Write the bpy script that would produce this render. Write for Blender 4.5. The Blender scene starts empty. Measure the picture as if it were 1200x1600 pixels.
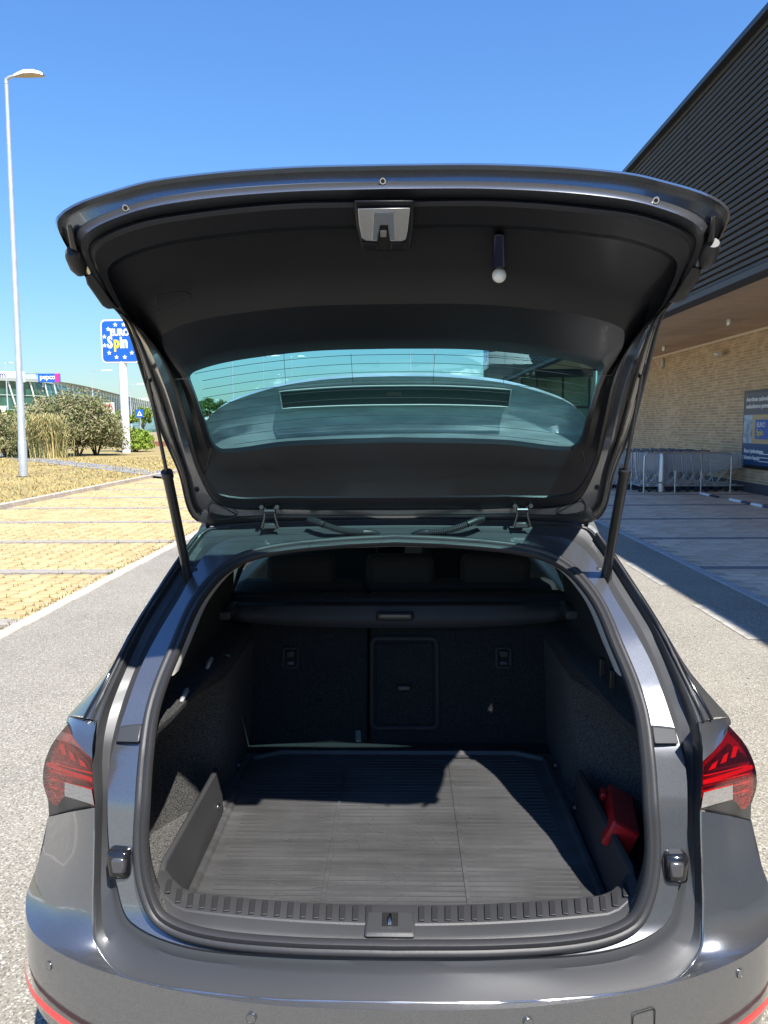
import bpy, bmesh, math, random
import numpy as np
from mathutils import Matrix, Vector
random.seed(4); rng = np.random.default_rng(4)
SC = bpy.context.scene; COL = SC.collection

# ------------------------------------------------------------------ camera
F = 1200.0; VX, HY = 630.0, 665.0
CAM = np.array([.021, 0, 1.72])
_p = math.atan((800-HY)/F); _y = math.atan((VX-600)/F); _r = -.0071
_f = np.array([0, math.cos(_p), -math.sin(_p)]); _rt = np.array([1., 0, 0]); _u = np.cross(_rt, _f)
_R = np.array([[math.cos(_y), -math.sin(_y), 0], [math.sin(_y), math.cos(_y), 0], [0, 0, 1]])
FW, _rt, _u = _R@_f, _R@_rt, _R@_u
RT = math.cos(_r)*_rt+math.sin(_r)*_u; UP = -math.sin(_r)*_rt+math.cos(_r)*_u
cd = bpy.data.cameras.new('camera'); cam = bpy.data.objects.new('camera', cd); COL.objects.link(cam)
cd.sensor_fit = 'HORIZONTAL'; cd.sensor_width = 36; cd.lens = 36*F/1200; cd.clip_end = 6000; cd.clip_start = .05
mw = Matrix(((RT[0], UP[0], -FW[0], CAM[0]), (RT[1], UP[1], -FW[1], CAM[1]), (RT[2], UP[2], -FW[2], CAM[2]), (0, 0, 0, 1)))
cam.matrix_world = mw; SC.camera = cam
SC.render.resolution_x, SC.render.resolution_y = 768, 1024

# ------------------------------------------------------------------ sky, sun, exposure
SUN = Vector((.308, -.60, 1.0)).normalized()        # towards the sun
wd = bpy.data.worlds.new('World'); SC.world = wd; wd.use_nodes = True
nt = wd.node_tree; nt.nodes.clear()
out = nt.nodes.new('ShaderNodeOutputWorld'); bg = nt.nodes.new('ShaderNodeBackground')
sky = nt.nodes.new('ShaderNodeTexSky'); sky.sky_type = 'NISHITA'; sky.sun_disc = False
sky.sun_elevation = math.asin(SUN.z); sky.sun_rotation = math.atan2(SUN.x, SUN.y)
sky.air_density = 2.0; sky.dust_density = .0; sky.ozone_density = 6.0; sky.altitude = 100
tc = nt.nodes.new('ShaderNodeTexCoord'); sep = nt.nodes.new('ShaderNodeSeparateXYZ')
nt.links.new(tc.outputs['Generated'], sep.inputs[0])
mp = nt.nodes.new('ShaderNodeMapping'); mp.inputs['Scale'].default_value = (1, 1, 2.6); nt.links.new(tc.outputs['Generated'], mp.inputs[0])
nz = nt.nodes.new('ShaderNodeTexNoise'); nz.inputs['Scale'].default_value = 9; nz.inputs['Detail'].default_value = 9; nz.inputs['Roughness'].default_value = .55
nt.links.new(mp.outputs[0], nz.inputs[0])
rz = nt.nodes.new('ShaderNodeMapRange'); rz.inputs[1].default_value = .012; rz.inputs[2].default_value = .085; rz.inputs[3].default_value = .40; rz.inputs[4].default_value = .76
nt.links.new(sep.outputs['Z'], rz.inputs[0])
sb = nt.nodes.new('ShaderNodeMath'); sb.operation = 'SUBTRACT'; nt.links.new(nz.outputs[0], sb.inputs[0]); nt.links.new(rz.outputs[0], sb.inputs[1])
cl = nt.nodes.new('ShaderNodeMapRange'); cl.inputs[1].default_value = 0; cl.inputs[2].default_value = .09; nt.links.new(sb.outputs[0], cl.inputs[0])
mx = nt.nodes.new('ShaderNodeMix'); mx.data_type = 'RGBA'; nt.links.new(cl.outputs[0], mx.inputs[0])
nt.links.new(sky.outputs[0], mx.inputs[6]); mx.inputs[7].default_value = (13.5, 14, 14.5, 1)
wb = nt.nodes.new('ShaderNodeMix'); wb.data_type = 'RGBA'; wb.blend_type = 'MULTIPLY'; wb.inputs[0].default_value = 1; wb.inputs[7].default_value = (.51, .775, 1.20, 1)   # white balance of the sky
nt.links.new(sky.outputs[0], wb.inputs[6]); nt.links.new(wb.outputs[2], mx.inputs[6])
nt.links.new(mx.outputs[2], bg.inputs[0]); bg.inputs[1].default_value = .069
nt.links.new(bg.outputs[0], out.inputs[0])
sl = bpy.data.lights.new('sun', 'SUN'); so = bpy.data.objects.new('sun', sl); COL.objects.link(so)
sl.energy = 4.6; sl.angle = math.radians(.53); sl.color = (1, .955, .89)
so.rotation_euler = (-SUN).to_track_quat('-Z', 'Y').to_euler(); so.location = (3, -4, 12)
SC.view_settings.view_transform = 'Standard'; SC.view_settings.look = 'None'; SC.view_settings.gamma = 1
SC.view_settings.exposure = 1.2

# ------------------------------------------------------------------ pixel -> direction helpers
def ray(px, py): return FW+RT*((px-600)/F)-UP*((py-800)/F)
def atZ(px, py, z): d = ray(px, py); return CAM+d*(z-CAM[2])/d[2]
def atY(px, py, y): d = ray(px, py); return CAM+d*(y-CAM[1])/d[1]
def atX(px, py, x): d = ray(px, py); return CAM+d*(x-CAM[0])/d[0]
def tab(x, t): return float(np.interp(x, [a for a, b in t], [b for a, b in t]))
def bis(g, a, b, n=46):
    ga = g(a)
    if ga*g(b) > 0:                       # no crossing: nearest approach
        ts = np.linspace(a, b, 120); return float(ts[int(np.argmin([abs(g(t)) for t in ts]))])
    for _ in range(n):
        m = .5*(a+b)
        if ga*g(m) > 0: a = m
        else: b = m
    return .5*(a+b)
def cat(P, n=6):                          # Catmull-Rom through control points
    P = [np.array(p, float) for p in P]; o = []
    for i in range(len(P)-1):
        a = P[max(i-1, 0)]; b = P[i]; c = P[i+1]; d = P[min(i+2, len(P)-1)]
        L = max(np.linalg.norm(c-b), 1e-9)
        m1 = (c-a)*L/max(np.linalg.norm(b-a)+L, 1e-9) if i > 0 else (c-b)
        m2 = (d-b)*L/max(np.linalg.norm(d-c)+L, 1e-9) if i < len(P)-2 else (c-b)
        for k in range(n):
            t = k/n; t2 = t*t; t3 = t2*t
            o.append((2*t3-3*t2+1)*b+(t3-2*t2+t)*m1+(-2*t3+3*t2)*c+(t3-t2)*m2)
    o.append(P[-1]); return o
def mir(L): return [np.array([-p[0], p[1], p[2]]) for p in L]
def full(L): return L+mir(L)[::-1][1:]     # half loop (centre .. centre) -> whole

# ------------------------------------------------------------------ object helpers
def link(o): COL.objects.link(o); return o
def tag(o, label=None, cat_=None, group=None, kind=None):
    if label: o['label'] = label
    if cat_: o['category'] = cat_
    if group: o['group'] = group
    if kind: o['kind'] = kind
    return o
def thing(name, label, cat_, loc=(0, 0, 0), rz=0, group=None):
    o = link(bpy.data.objects.new(name, None)); o.location = loc; o.rotation_euler = (0, 0, rz); o.empty_display_size = .2
    return tag(o, label, cat_, group)
def adopt(o, p, local):
    if p is None: return
    o.parent = p
    if not local:
        base = p
        while base.parent: base = base.parent
        if p is base: o.matrix_parent_inverse = (Matrix.Translation(p.location) @ p.rotation_euler.to_matrix().to_4x4()).inverted()
def mesh(name, V, Fc, mat, parent=None, smooth=None, local=False, sub=0, solid=0, bev=0):
    me = bpy.data.meshes.new(name); me.from_pydata([tuple(map(float, v)) for v in V], [], Fc); me.validate(); me.update()
    if isinstance(mat, (list, tuple)):
        for m in mat: me.materials.append(m)
    elif mat: me.materials.append(mat)
    if smooth is not None:
        me.shade_smooth()
        if smooth < 180: me.set_sharp_from_angle(angle=math.radians(smooth))
    o = link(bpy.data.objects.new(name, me)); adopt(o, parent, local)
    if solid: m = o.modifiers.new('t', 'SOLIDIFY'); m.thickness = solid; m.offset = 0
    if bev: m = o.modifiers.new('b', 'BEVEL'); m.width = bev; m.segments = 2; m.limit_method = 'ANGLE'
    if sub: m = o.modifiers.new('s', 'SUBSURF'); m.levels = sub; m.render_levels = sub
    return o
def inst(src, parent=None, loc=None, rot=None, scale=None):
    o = src.copy(); COL.objects.link(o)
    if parent is not None: o.parent = parent
    if loc is not None: o.location = loc
    if rot is not None: o.rotation_euler = rot
    if scale is not None: o.scale = scale
    return o
def copytree(src, loc, rz=None, **kw):
    r = src.copy(); COL.objects.link(r); r.location = loc
    if rz is not None: r.rotation_euler = (0, 0, rz)
    def rec(s, d):
        for ch in s.children:
            c = ch.copy(); COL.objects.link(c); c.parent = d; rec(ch, c)
    rec(src, r)
    for k, v in kw.items(): r[k] = v
    return r
class MB:                                  # collects shapes into one mesh
    def __init__(s): s.V = []; s.F = []
    def add(s, V, Fc):
        n = len(s.V); s.V += [np.array(v, float) for v in V]; s.F += [tuple(i+n for i in f) for f in Fc]; return s
    def box(s, c, d, rot=None):
        c = np.array(c, float); d = np.array(d, float)/2; V = []
        for x in (-1, 1):
            for y in (-1, 1):
                for z in (-1, 1):
                    v = np.array([x, y, z])*d
                    if rot is not None: v = np.array(rot)@v
                    V.append(c+v)
        return s.add(V, [(0, 1, 3, 2), (4, 6, 7, 5), (0, 4, 5, 1), (2, 3, 7, 6), (0, 2, 6, 4), (1, 5, 7, 3)])
    def grid(s, rows, flip=False, close=False):
        n = len(rows[0]); V = [p for r in rows for p in r]; Fc = []
        for i in range(len(rows)-1):
            for j in range(n if close else n-1):
                k = (j+1) % n
                q = (i*n+j, i*n+k, (i+1)*n+k, (i+1)*n+j)
                Fc.append(q[::-1] if flip else q)
        return s.add(V, Fc)
    def tube(s, P, r, n=8, cap=True, closed=False):
        P = [np.array(p, float) for p in P]; N = len(P); rows = []; up = None
        rr = r if hasattr(r, '__len__') else [r]*N
        for i in range(N):
            a = P[(i-1) % N] if (closed or i > 0) else P[i]; b = P[(i+1) % N] if (closed or i < N-1) else P[i]
            t = b-a; t = t/max(np.linalg.norm(t), 1e-9)
            if up is None: up = np.array([0, 0, 1.]) if abs(t[2]) < .9 else np.array([1., 0, 0])
            x = np.cross(up, t); x /= max(np.linalg.norm(x), 1e-9); y = np.cross(t, x); up = y
            rows.append([P[i]+rr[i]*(math.cos(2*math.pi*k/n)*x+math.sin(2*math.pi*k/n)*y) for k in range(n)])
        if closed: rows.append(rows[0])
        b0 = len(s.V); s.grid(rows, close=True)
        if cap and not closed:
            s.F.append(tuple(b0+k for k in range(n))[::-1]); s.F.append(tuple(b0+(N-1)*n+k for k in range(n)))
        return s
    def cyl(s, a, b, r, n=12): return s.tube([a, b], r, n)
    def lathe(s, prof, c=(0, 0, 0), n=20, ax='z'):
        rows = []
        for r, h in prof:
            row = []
            for k in range(n):
                a = 2*math.pi*k/n; x, y = r*math.cos(a), r*math.sin(a)
                p = (x, y, h) if ax == 'z' else ((h, x, y) if ax == 'x' else (x, h, y))
                row.append(np.array(c)+np.array(p))
            rows.append(row)
        return s.grid(rows, close=True)
    def poly(s, P, d):                      # extruded polygon, d = extrusion vector
        P = [np.array(p, float) for p in P]; n = len(P); d = np.array(d, float)
        V = P+[p+d for p in P]
        Fc = [tuple(range(n))[::-1], tuple(range(n, 2*n))]+[(i, (i+1) % n, n+(i+1) % n, n+i) for i in range(n)]
        return s.add(V, Fc)
    def build(s, name, mat, parent=None, **k): return mesh(name, s.V, s.F, mat, parent, **k)
def rbox(name, c, d, mat, parent, bev=.01, local=False, rot=None, smooth=40):
    return MB().box(c, d, rot).build(name, mat, parent, bev=bev, local=local, smooth=smooth)
def sweep(path, prof, nrm, closed=True):    # prof: (a,b) pairs along (side, normal); nrm(i)->unit normal
    rows = []; N = len(path)
    for i in range(N):
        t = path[(i+1) % N]-path[i-1]; t = t/np.linalg.norm(t); n = nrm(i); n = n-t*(n@t); n /= np.linalg.norm(n)
        sd = np.cross(t, n); rows.append([path[i]+a*sd+b*n for a, b in prof])
    if closed: rows.append(rows[0])
    return MB().grid(rows, close=True)

# ------------------------------------------------------------------ materials
MATS = {}
def M(name, col, rough=.5, metal=0., noise=0., nscale=20., bump=0., bscale=200., coat=0., spec=.5, col2=None, detail=4., aniso=None, bdist=.01, coatr=.05, macro=0., mscale=.5):
    if name in MATS: return MATS[name]
    m = bpy.data.materials.new(name); m.use_nodes = True; n = m.node_tree.nodes; l = m.node_tree.links
    b = n['Principled BSDF']; b.inputs['Base Color'].default_value = (*col, 1); b.inputs['Roughness'].default_value = rough
    b.inputs['Metallic'].default_value = metal; b.inputs['Specular IOR Level'].default_value = spec
    b.inputs['Coat Weight'].default_value = coat; b.inputs['Coat Roughness'].default_value = coatr
    t = n.new('ShaderNodeTexCoord')
    if noise or col2:
        z = n.new('ShaderNodeTexNoise'); z.inputs['Scale'].default_value = nscale; z.inputs['Detail'].default_value = detail
        src = t.outputs['Object']
        if aniso:
            mpn = n.new('ShaderNodeMapping'); mpn.inputs['Scale'].default_value = aniso; l.new(src, mpn.inputs[0]); src = mpn.outputs[0]
        l.new(src, z.inputs[0])
        r = n.new('ShaderNodeMapRange'); r.inputs[1].default_value = .3; r.inputs[2].default_value = .7; l.new(z.outputs[0], r.inputs[0])
        x = n.new('ShaderNodeMix'); x.data_type = 'RGBA'; l.new(r.outputs[0], x.inputs[0])
        c2 = col2 or tuple(c*(1+noise) for c in col); c1 = col if col2 else tuple(c*(1-noise) for c in col)
        x.inputs[6].default_value = (*c1, 1); x.inputs[7].default_value = (*c2, 1); l.new(x.outputs[2], b.inputs['Base Color'])
        m['mixnode'] = x.name
    if macro:
        base = b.inputs['Base Color'].links[0].from_socket if b.inputs['Base Color'].links else None
        z3 = n.new('ShaderNodeTexNoise'); z3.inputs['Scale'].default_value = mscale; z3.inputs['Detail'].default_value = 7; z3.inputs['Roughness'].default_value = .62; l.new(t.outputs['Object'], z3.inputs[0])
        r3 = n.new('ShaderNodeMapRange'); r3.inputs[1].default_value = .3; r3.inputs[2].default_value = .7; r3.inputs[3].default_value = 1-macro; r3.inputs[4].default_value = 1+macro; l.new(z3.outputs[0], r3.inputs[0])
        vm = n.new('ShaderNodeVectorMath'); vm.operation = 'SCALE'; l.new(r3.outputs[0], vm.inputs['Scale'])
        if base: l.new(base, vm.inputs[0])
        else: vm.inputs[0].default_value = col
        l.new(vm.outputs[0], b.inputs['Base Color'])
    if bump:
        z2 = n.new('ShaderNodeTexNoise'); z2.inputs['Scale'].default_value = bscale; z2.inputs['Detail'].default_value = 3; l.new(t.outputs['Object'], z2.inputs[0])
        bp = n.new('ShaderNodeBump'); bp.inputs['Strength'].default_value = bump; bp.inputs['Distance'].default_value = bdist
        l.new(z2.outputs[0], bp.inputs['Height']); l.new(bp.outputs[0], b.inputs['Normal'])
    MATS[name] = m; return m
def glassmat(name, tint, refl=1.0, rough=.0):
    m = bpy.data.materials.new(name); m.use_nodes = True; n = m.node_tree.nodes; l = m.node_tree.links; n.clear()
    o = n.new('ShaderNodeOutputMaterial'); x = n.new('ShaderNodeMixShader'); t = n.new('ShaderNodeBsdfTransparent'); g = n.new('ShaderNodeBsdfGlossy')
    fr = n.new('ShaderNodeLayerWeight'); fr.inputs[0].default_value = .5
    pw = n.new('ShaderNodeMath'); pw.operation = 'POWER'; pw.inputs[1].default_value = 5; l.new(fr.outputs['Facing'], pw.inputs[0])
    k = n.new('ShaderNodeMath'); k.operation = 'MULTIPLY_ADD'; k.inputs[1].default_value = .92*min(refl, 1); k.inputs[2].default_value = .045*refl; l.new(pw.outputs[0], k.inputs[0])
    t.inputs[0].default_value = (*tint, 1); g.inputs[0].default_value = (1, 1, 1, 1); g.inputs[1].default_value = rough
    l.new(k.outputs[0], x.inputs[0]); l.new(t.outputs[0], x.inputs[1]); l.new(g.outputs[0], x.inputs[2]); l.new(x.outputs[0], o.inputs[0])
    MATS[name] = m; return m
PAINT = M('car_paint', (.175, .183, .197), .28, .80, noise=.25, nscale=900, coat=1.0, coatr=.03, detail=1)
PAINT_SHADE = M('car_paint_shade', (.045, .0465, .05), .5, .3, coat=.15, coatr=.2)  # copy of the car paint with shade put into its colour
RUBBER = M('seal_rubber', (.024, .024, .026), .52, bump=.05, bscale=60)
BLACKP = M('black_plastic', (.011, .0115, .0125), .48, noise=.10, nscale=6, bump=.10, bscale=900, bdist=.002)
GLOSSB = M('gloss_black', (.01, .01, .011), .12, coat=.6)
TRIM = M('hatch_trim_plastic', (.009, .0098, .0125), .36, noise=.25, nscale=4, bump=.3, bscale=800, bdist=.0015, spec=.32)
CARPET_LIT = M('boot_carpet_lit', (.018, .018, .018), .95, bump=.9, bscale=420, bdist=.006, col2=(.16, .158, .152), nscale=300, detail=2, spec=.2)  # carpet lightened to look sunlit in the side bin
DCARPET = M('seat_carpet', (.005, .005, .006), .95, bump=.6, bscale=420, bdist=.004, col2=(.036, .036, .037), nscale=300, detail=2, spec=.2)
STEEL = M('bright_steel', (.62, .62, .63), .22, 1.0)
SILVER = M('brushed_silver', (.62, .63, .64), .38, .9, noise=.08, nscale=300)
DARKSTEEL = M('dark_steel', (.10, .10, .105), .35, .9)
LIGHTTRIM = M('light_grey_trim', (.34, .33, .31), .6)
CARGLASS = glassmat('car_glass', (.44, .60, .56), 1.0)
REARGLASS = glassmat('rear_glass', (.38, .70, .73), .8)
# ------------------------------------------------------------------ setting: ground, roads, paving
ASPH = M('asphalt', (.165, .150, .120), .92, bump=.35, bscale=190, bdist=.006, col2=(.30, .275, .222), nscale=95, detail=8, spec=.3, macro=.17, mscale=.8)
KERBM = M('kerb_concrete', (.42, .37, .31), .9, noise=.18, nscale=9, bump=.3, bscale=90)
SOIL = M('paver_soil', (.085, .07, .03), 1, noise=.5, nscale=30, col2=(.045, .055, .016))
_n = ASPH.node_tree.nodes; _l = ASPH.node_tree.links; _b = _n['Principled BSDF']; _src = _b.inputs['Base Color'].links[0].from_socket
_v = _n.new('ShaderNodeTexVoronoi'); _v.inputs['Scale'].default_value = 150; _tc = [q for q in _n if q.type == 'TEX_COORD'][0]; _l.new(_tc.outputs['Object'], _v.inputs['Vector'])
_sp = _n.new('ShaderNodeSeparateColor'); _l.new(_v.outputs['Color'], _sp.inputs[0])
_r = _n.new('ShaderNodeMapRange'); _r.inputs[1].default_value = .80; _r.inputs[2].default_value = .90; _l.new(_sp.outputs[0], _r.inputs[0])
_m = _n.new('ShaderNodeMix'); _m.data_type = 'RGBA'; _l.new(_r.outputs[0], _m.inputs[0]); _l.new(_src, _m.inputs[6]); _m.inputs[7].default_value = (.40, .375, .32, 1)
_r2 = _n.new('ShaderNodeMapRange'); _r2.inputs[1].default_value = .22; _r2.inputs[2].default_value = .12; _l.new(_sp.outputs[1], _r2.inputs[0])
_m2 = _n.new('ShaderNodeMix'); _m2.data_type = 'RGBA'; _l.new(_r2.outputs[0], _m2.inputs[0]); _l.new(_m.outputs[2], _m2.inputs[6]); _m2.inputs[7].default_value = (.13, .12, .10, 1); _l.new(_m2.outputs[2], _b.inputs['Base Color'])
YEL = [M('yellow_paver_%d' % i, c, .9, noise=.10, nscale=7, bump=.3, bscale=120, bdist=.005, macro=.14, mscale=1.3) for i, c in enumerate([(.43,.325,.155), (.39,.29,.135), (.46,.355,.175), (.41,.305,.155)])]
GREYP = [M('grey_paver_%d' % i, c, .85, noise=.16, nscale=3, bump=.3, bscale=120, macro=.15, mscale=.5) for i, c in enumerate([(.62, .50, .375), (.57, .455, .34), (.66, .53, .39), (.56, .43, .31)])]
STRIPE = M('grey_strip_paver', (.29, .26, .22), .9, noise=.12, nscale=12, bump=.3, bscale=120)
DARKSTRIPE = M('dark_strip_paver', (.19, .175, .17), .9, noise=.12, nscale=12)
DRYG = M('dry_grass_ground', (.34, .24, .095), 1, col2=(.22, .19, .07), nscale=1.6, detail=9, bump=.5, bscale=30, macro=.25, mscale=.35)
def sheet(name, x0, x1, y0, y1, z, mat, parent=None, kind='structure'):
    o = mesh(name, [(x0, y0, z), (x1, y0, z), (x1, y1, z), (x0, y1, z)], [(0, 1, 2, 3)], mat, parent)
    if kind and parent is None: tag(o, kind=kind)
    return o
sheet('ground', -2500, 2500, -400, 4500, -.06, M('far_ground', (.26, .22, .13), 1, noise=.25, nscale=.05))
sheet('road', -3.3, 3.46, -40, 130, 0, ASPH)
sheet('road', -40, -3.3, -40, 4.4, -.0045, ASPH)
ROADX, ROADR, KERBX = -3.28, 3.46, -8.5
# flush pale kerb stones either side of the road
def stones(name, x0, x1, ys, z0, z1, mat, parent):
    src = None
    for i, y in enumerate(ys):
        if src is None:
            src = rbox(name, (0, 0, (z1-z0)/2), (x1-x0, .985, z1-z0), mat, parent, bev=.012, local=True); o = src
        else: o = inst(src, parent)
        o.location = ((x0+x1)/2, y+.5, z0)
kl = tag(sheet('kerb', ROADX-.14, ROADX, -10, 60, .002, KERBM), kind='structure')
stones('kerb_stone', ROADX-.14, ROADX, np.arange(3.5, 36), -.08, .012, KERBM, kl)
kr = tag(sheet('kerb', ROADR, ROADR+.12, -10, 60, .002, KERBM), kind='structure')
stones('kerb_stone', ROADR, ROADR+.12, np.arange(4.5, 36), -.08, .012, M('kerb_concrete_grey', (.33, .32, .31), .9, noise=.15, nscale=9), kr)
kg = tag(sheet('kerb', KERBX-.14, KERBX, 4.4, 60, .05, KERBM), kind='structure')
stones('kerb_stone', KERBX-.14, KERBX, np.arange(9.5, 58), -.05, .115, KERBM, kg)
# yellow grass pavers: lattice of cut-corner blocks with planted gaps
PK = sheet('parking_bay', KERBX, ROADX-.14, 4.4, 60, -.03, SOIL)
STY = [6.62+2.42*i for i in range(-1, 13)]
def octa(w, d, h, c):
    a, b = w/2, d/2
    P = [(-a+c, -b, 0), (a-c, -b, 0), (a, -b+c*.8, 0), (a, b-c*.8, 0), (a-c, b, 0), (-a+c, b, 0), (-a, b-c*.8, 0), (-a, -b+c*.8, 0)]
    e = .006; T = [(x*(1-e/a), y*(1-e/b), h) for x, y, z in P]; Q = [(x, y, h-.006) for x, y, z in P]
    V = P+Q+T; n = 8
    Fc = [(i, (i+1) % n, n+(i+1) % n, n+i) for i in range(n)]+[(n+i, n+(i+1) % n, 2*n+(i+1) % n, 2*n+i) for i in range(n)]+[tuple(range(2*n, 3*n))]
    return V, Fc
PW, PD = .205, .175
V0, F0 = octa(PW-.004, PD-.004, .05, .060)
srcs = []
for m in YEL:
    o = mesh('paver', V0, F0, m, PK, local=True); srcs.append(o)
spots = []
xs = np.arange(ROADX-.14-PW/2, KERBX+.02, -PW)
for k in range(len(STY)-1):
    y = STY[k]+.11+PD/2+.01; r = 0
    while y < STY[k+1]-.09-PD/2+.03:
        for j, x in enumerate(xs):
            spots.append((x+rng.normal(0, .003), y+(PD*.5 if j % 2 else 0)*.0+rng.normal(0, .003), .004+rng.normal(0, .0025)-.05, rng.normal(0, .012), k)); 
        y += PD; r += 1
def vis(p):
    v = np.array(p[:3])-CAM; d = v@FW
    if d <= .3: return 1e9
    u, w = 600+F*(v@RT)/d, 800-F*(v@UP)/d
    return d if (-15 < u < 1215 and w < 1620) else 1e6+d
spots.sort(key=vis)
used = {}
rest = [MB() for _ in YEL]
for i, s in enumerate(spots):
    mi = int(rng.integers(0, 4))
    if i < 290:
        if mi not in used: o = srcs[mi]; used[mi] = 1
        else: o = inst(srcs[mi])
        o.location = s[:3]; o.rotation_euler = (0, 0, s[3])
    else:
        rest[mi].add([np.array(v)+np.array(s[:3]) for v in V0], F0)
for mi, r_ in enumerate(rest): tag(r_.build('paver_field', YEL[mi], PK), kind='stuff')
for k, y in enumerate(STY):                 # grey dividing strips, block by block
    src = None
    for x in np.arange(ROADX-.14-.2, KERBX, -.402):
        if src is None: src = rbox('strip_paver', (0, 0, .03), (.396, .19, .06), STRIPE, PK, bev=.006, local=True); o = src
        else:
            if y > 19: break
            o = inst(src)
        o.location = (x, y+rng.normal(0, .003), -.052)
        if y > 19: o.scale = (11.8, 1, 1); o.location = ((ROADX+KERBX)/2-.07, y, -.052)
# weeds along the road kerb and in the gaps
wm = MB()
for _ in range(5200):
    if rng.random() < .22: x = ROADX-.16-abs(rng.normal(0, .03)); y = rng.uniform(6.5, 22)
    else:
        j = rng.integers(0, len(xs)); x = xs[j]+PW/2+rng.normal(0, .02); y = STY[0]+.11+.01+PD*rng.integers(0, 130)+rng.normal(0, .015)
        y = y+0
    if not (5.5 < y < 26): continue
    h = rng.uniform(.02, .05); a = rng.uniform(0, 6.28); w = .006
    wm.add([(x-w*math.cos(a), y-w*math.sin(a), -.01), (x+w*math.cos(a), y+w*math.sin(a), -.01), (x+rng.normal(0, .015), y+rng.normal(0, .015), h)], [(0, 1, 2)])
tag(wm.build('weeds', M('weed_green', (.09, .10, .025), .9, col2=(.22, .15, .05), nscale=3), PK), kind='stuff')
# right-hand paving under the canopy
PR = sheet('pavement', ROADR+.12, 9.2, -10, 52, -.008, M('joint_sand', (.40, .33, .26), 1))
RW, RD = .30, .20
V1 = []; mb = MB().box((0, 0, .02), (RW-.008, RD-.010, .04)); src4 = []
for m in GREYP: src4.append(mesh('paver', mb.V, mb.F, m, PR, local=True))
STR = [4.35+2.4*i for i in range(0, 19)]
sp2 = []
for k in range(len(STR)-1):
    y = STR[k]+.1+RD/2; r = 0
    while y < STR[k+1]-.1+.02:
        for x in np.arange(ROADR+.12+RW/2+(RW/2 if r % 2 else 0), 8.6, RW): sp2.append((x, y, -.036+rng.normal(0, .0012), 0))
        y += RD; r += 1
sp2.sort(key=vis); used = {}; rests = [MB() for _ in GREYP]
for i, s in enumerate(sp2):
    mi = int(rng.integers(0, 4))
    if i < 290:
        if mi not in used: o = src4[mi]; used[mi] = 1
        else: o = inst(src4[mi])
        o.location = s[:3]
    else: rests[mi].add([np.array(v)+np.array(s[:3]) for v in mb.V], mb.F)
for mi, r in enumerate(rests): tag(r.build('paver_field', GREYP[mi], PR), kind='stuff')
for y in STR: rbox('strip_paver', (6.1, y, -.0155), (5.0, .19, .04), DARKSTRIPE, PR, bev=.004)
# worn white dashes
PAINTW = M('worn_road_paint', (.40, .38, .33), .85, col2=(.22, .205, .17), nscale=9, detail=8)
RD0 = [o for o in COL.objects if o.name.startswith('road')][0]
for y0, y1 in ((6.05, 7.25), (8.15, 9.5), (10.5, 11.8), (12.8, 14.1), (3.9, 5.0)):
    o = sheet('lane_dash', 2.77, 2.90, y0, y1, .0045, PAINTW, RD0)
gr = MB()
for _ in range(900):
    s_ = rng.uniform(.002, .006); x = rng.uniform(-3.2, 2.7); y = rng.uniform(1.2, 9)
    if abs(x) < .95 and y < 6.2: continue
    gr.box((x, y, s_*.6), (2*s_, 2*s_*rng.uniform(.6, 1.4), 1.6*s_), np.array(Matrix.Rotation(rng.uniform(0, 3), 3, 'Z')))
tag(gr.build('grit', M('grit_stone', (.34, .32, .28), .9, noise=.5, nscale=9), RD0), kind='stuff')
# dry verge, path
GV = mesh('verge', [(-300, 4.4, .07), (KERBX-.13, 4.4, .07), (KERBX-.13, 150, .07), (-300, 150, .07)], [(0, 1, 2, 3)], DRYG); tag(GV, kind='structure')
p0, p1 = atZ(40, 713, .08), atZ(40, 721, .08); q0, q1 = atZ(262, 737, .08), atZ(262, 746, .08)
d = (p0-q0)*1.6
PATH = mesh('path', [p1+d*.8, q1, q0, p0+d], [(0, 1, 2, 3)], M('path_asphalt', (.20, .20, .21), .95, noise=.15, nscale=8)); tag(PATH, kind='structure')
g = MB()
for _ in range(16000):
    y = 12+30*rng.random()**1.6; x = KERBX-.2-rng.random()**1.3*20
    if y < 9: continue
    h = rng.uniform(.03, .10); a = rng.uniform(0, 6.28); w = .008+.0006*y
    g.add([(x-w*math.cos(a), y-w*math.sin(a), .068), (x+w*math.cos(a), y+w*math.sin(a), .068), (x+rng.normal(0, .05), y+rng.normal(0, .05), .07+h)], [(0, 1, 2)])
tag(g.build('dry_grass', M('dry_grass_blade', (.46, .34, .14), 1, col2=(.33, .28, .10), nscale=.7)), 'short dried grass covering the verge beyond the parking kerb', 'grass', kind='stuff')

# ------------------------------------------------------------------ supermarket on the right
FX, WX, ZS, ZT = 5.25, 8.70, 4.0, 7.5
B = thing('supermarket', 'supermarket with dark slatted fascia, deep canopy and tan brick wall', 'building', (FX+2, 20, 0))
SLATM = M('slat_metal', (.026, .0265, .028), .62, .0, noise=.10, nscale=.8, macro=.12, mscale=.7)
BACKM = M('slat_backing', (.014, .015, .017), .7)
MB().box((FX+.16, 10.5, (ZS+ZT)/2), (.12, 81, ZT-ZS-.05)).build('fascia_backing', BACKM, B)
nsl = 34; pz = (ZT-ZS)/nsl; L = 6.0
sm = MB()
P = [(0, .0), (-.045, .0), (-.055, .012), (-.055, pz*.58), (-.045, pz*.64), (0, pz*.64)]
sm.poly([(a, -L/2+.006, b) for a, b in P], (0, L-.012, 0))
ssrc = sm.build('slat', SLATM, B, smooth=30); first = True
binv = ssrc.matrix_parent_inverse.copy()
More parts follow.
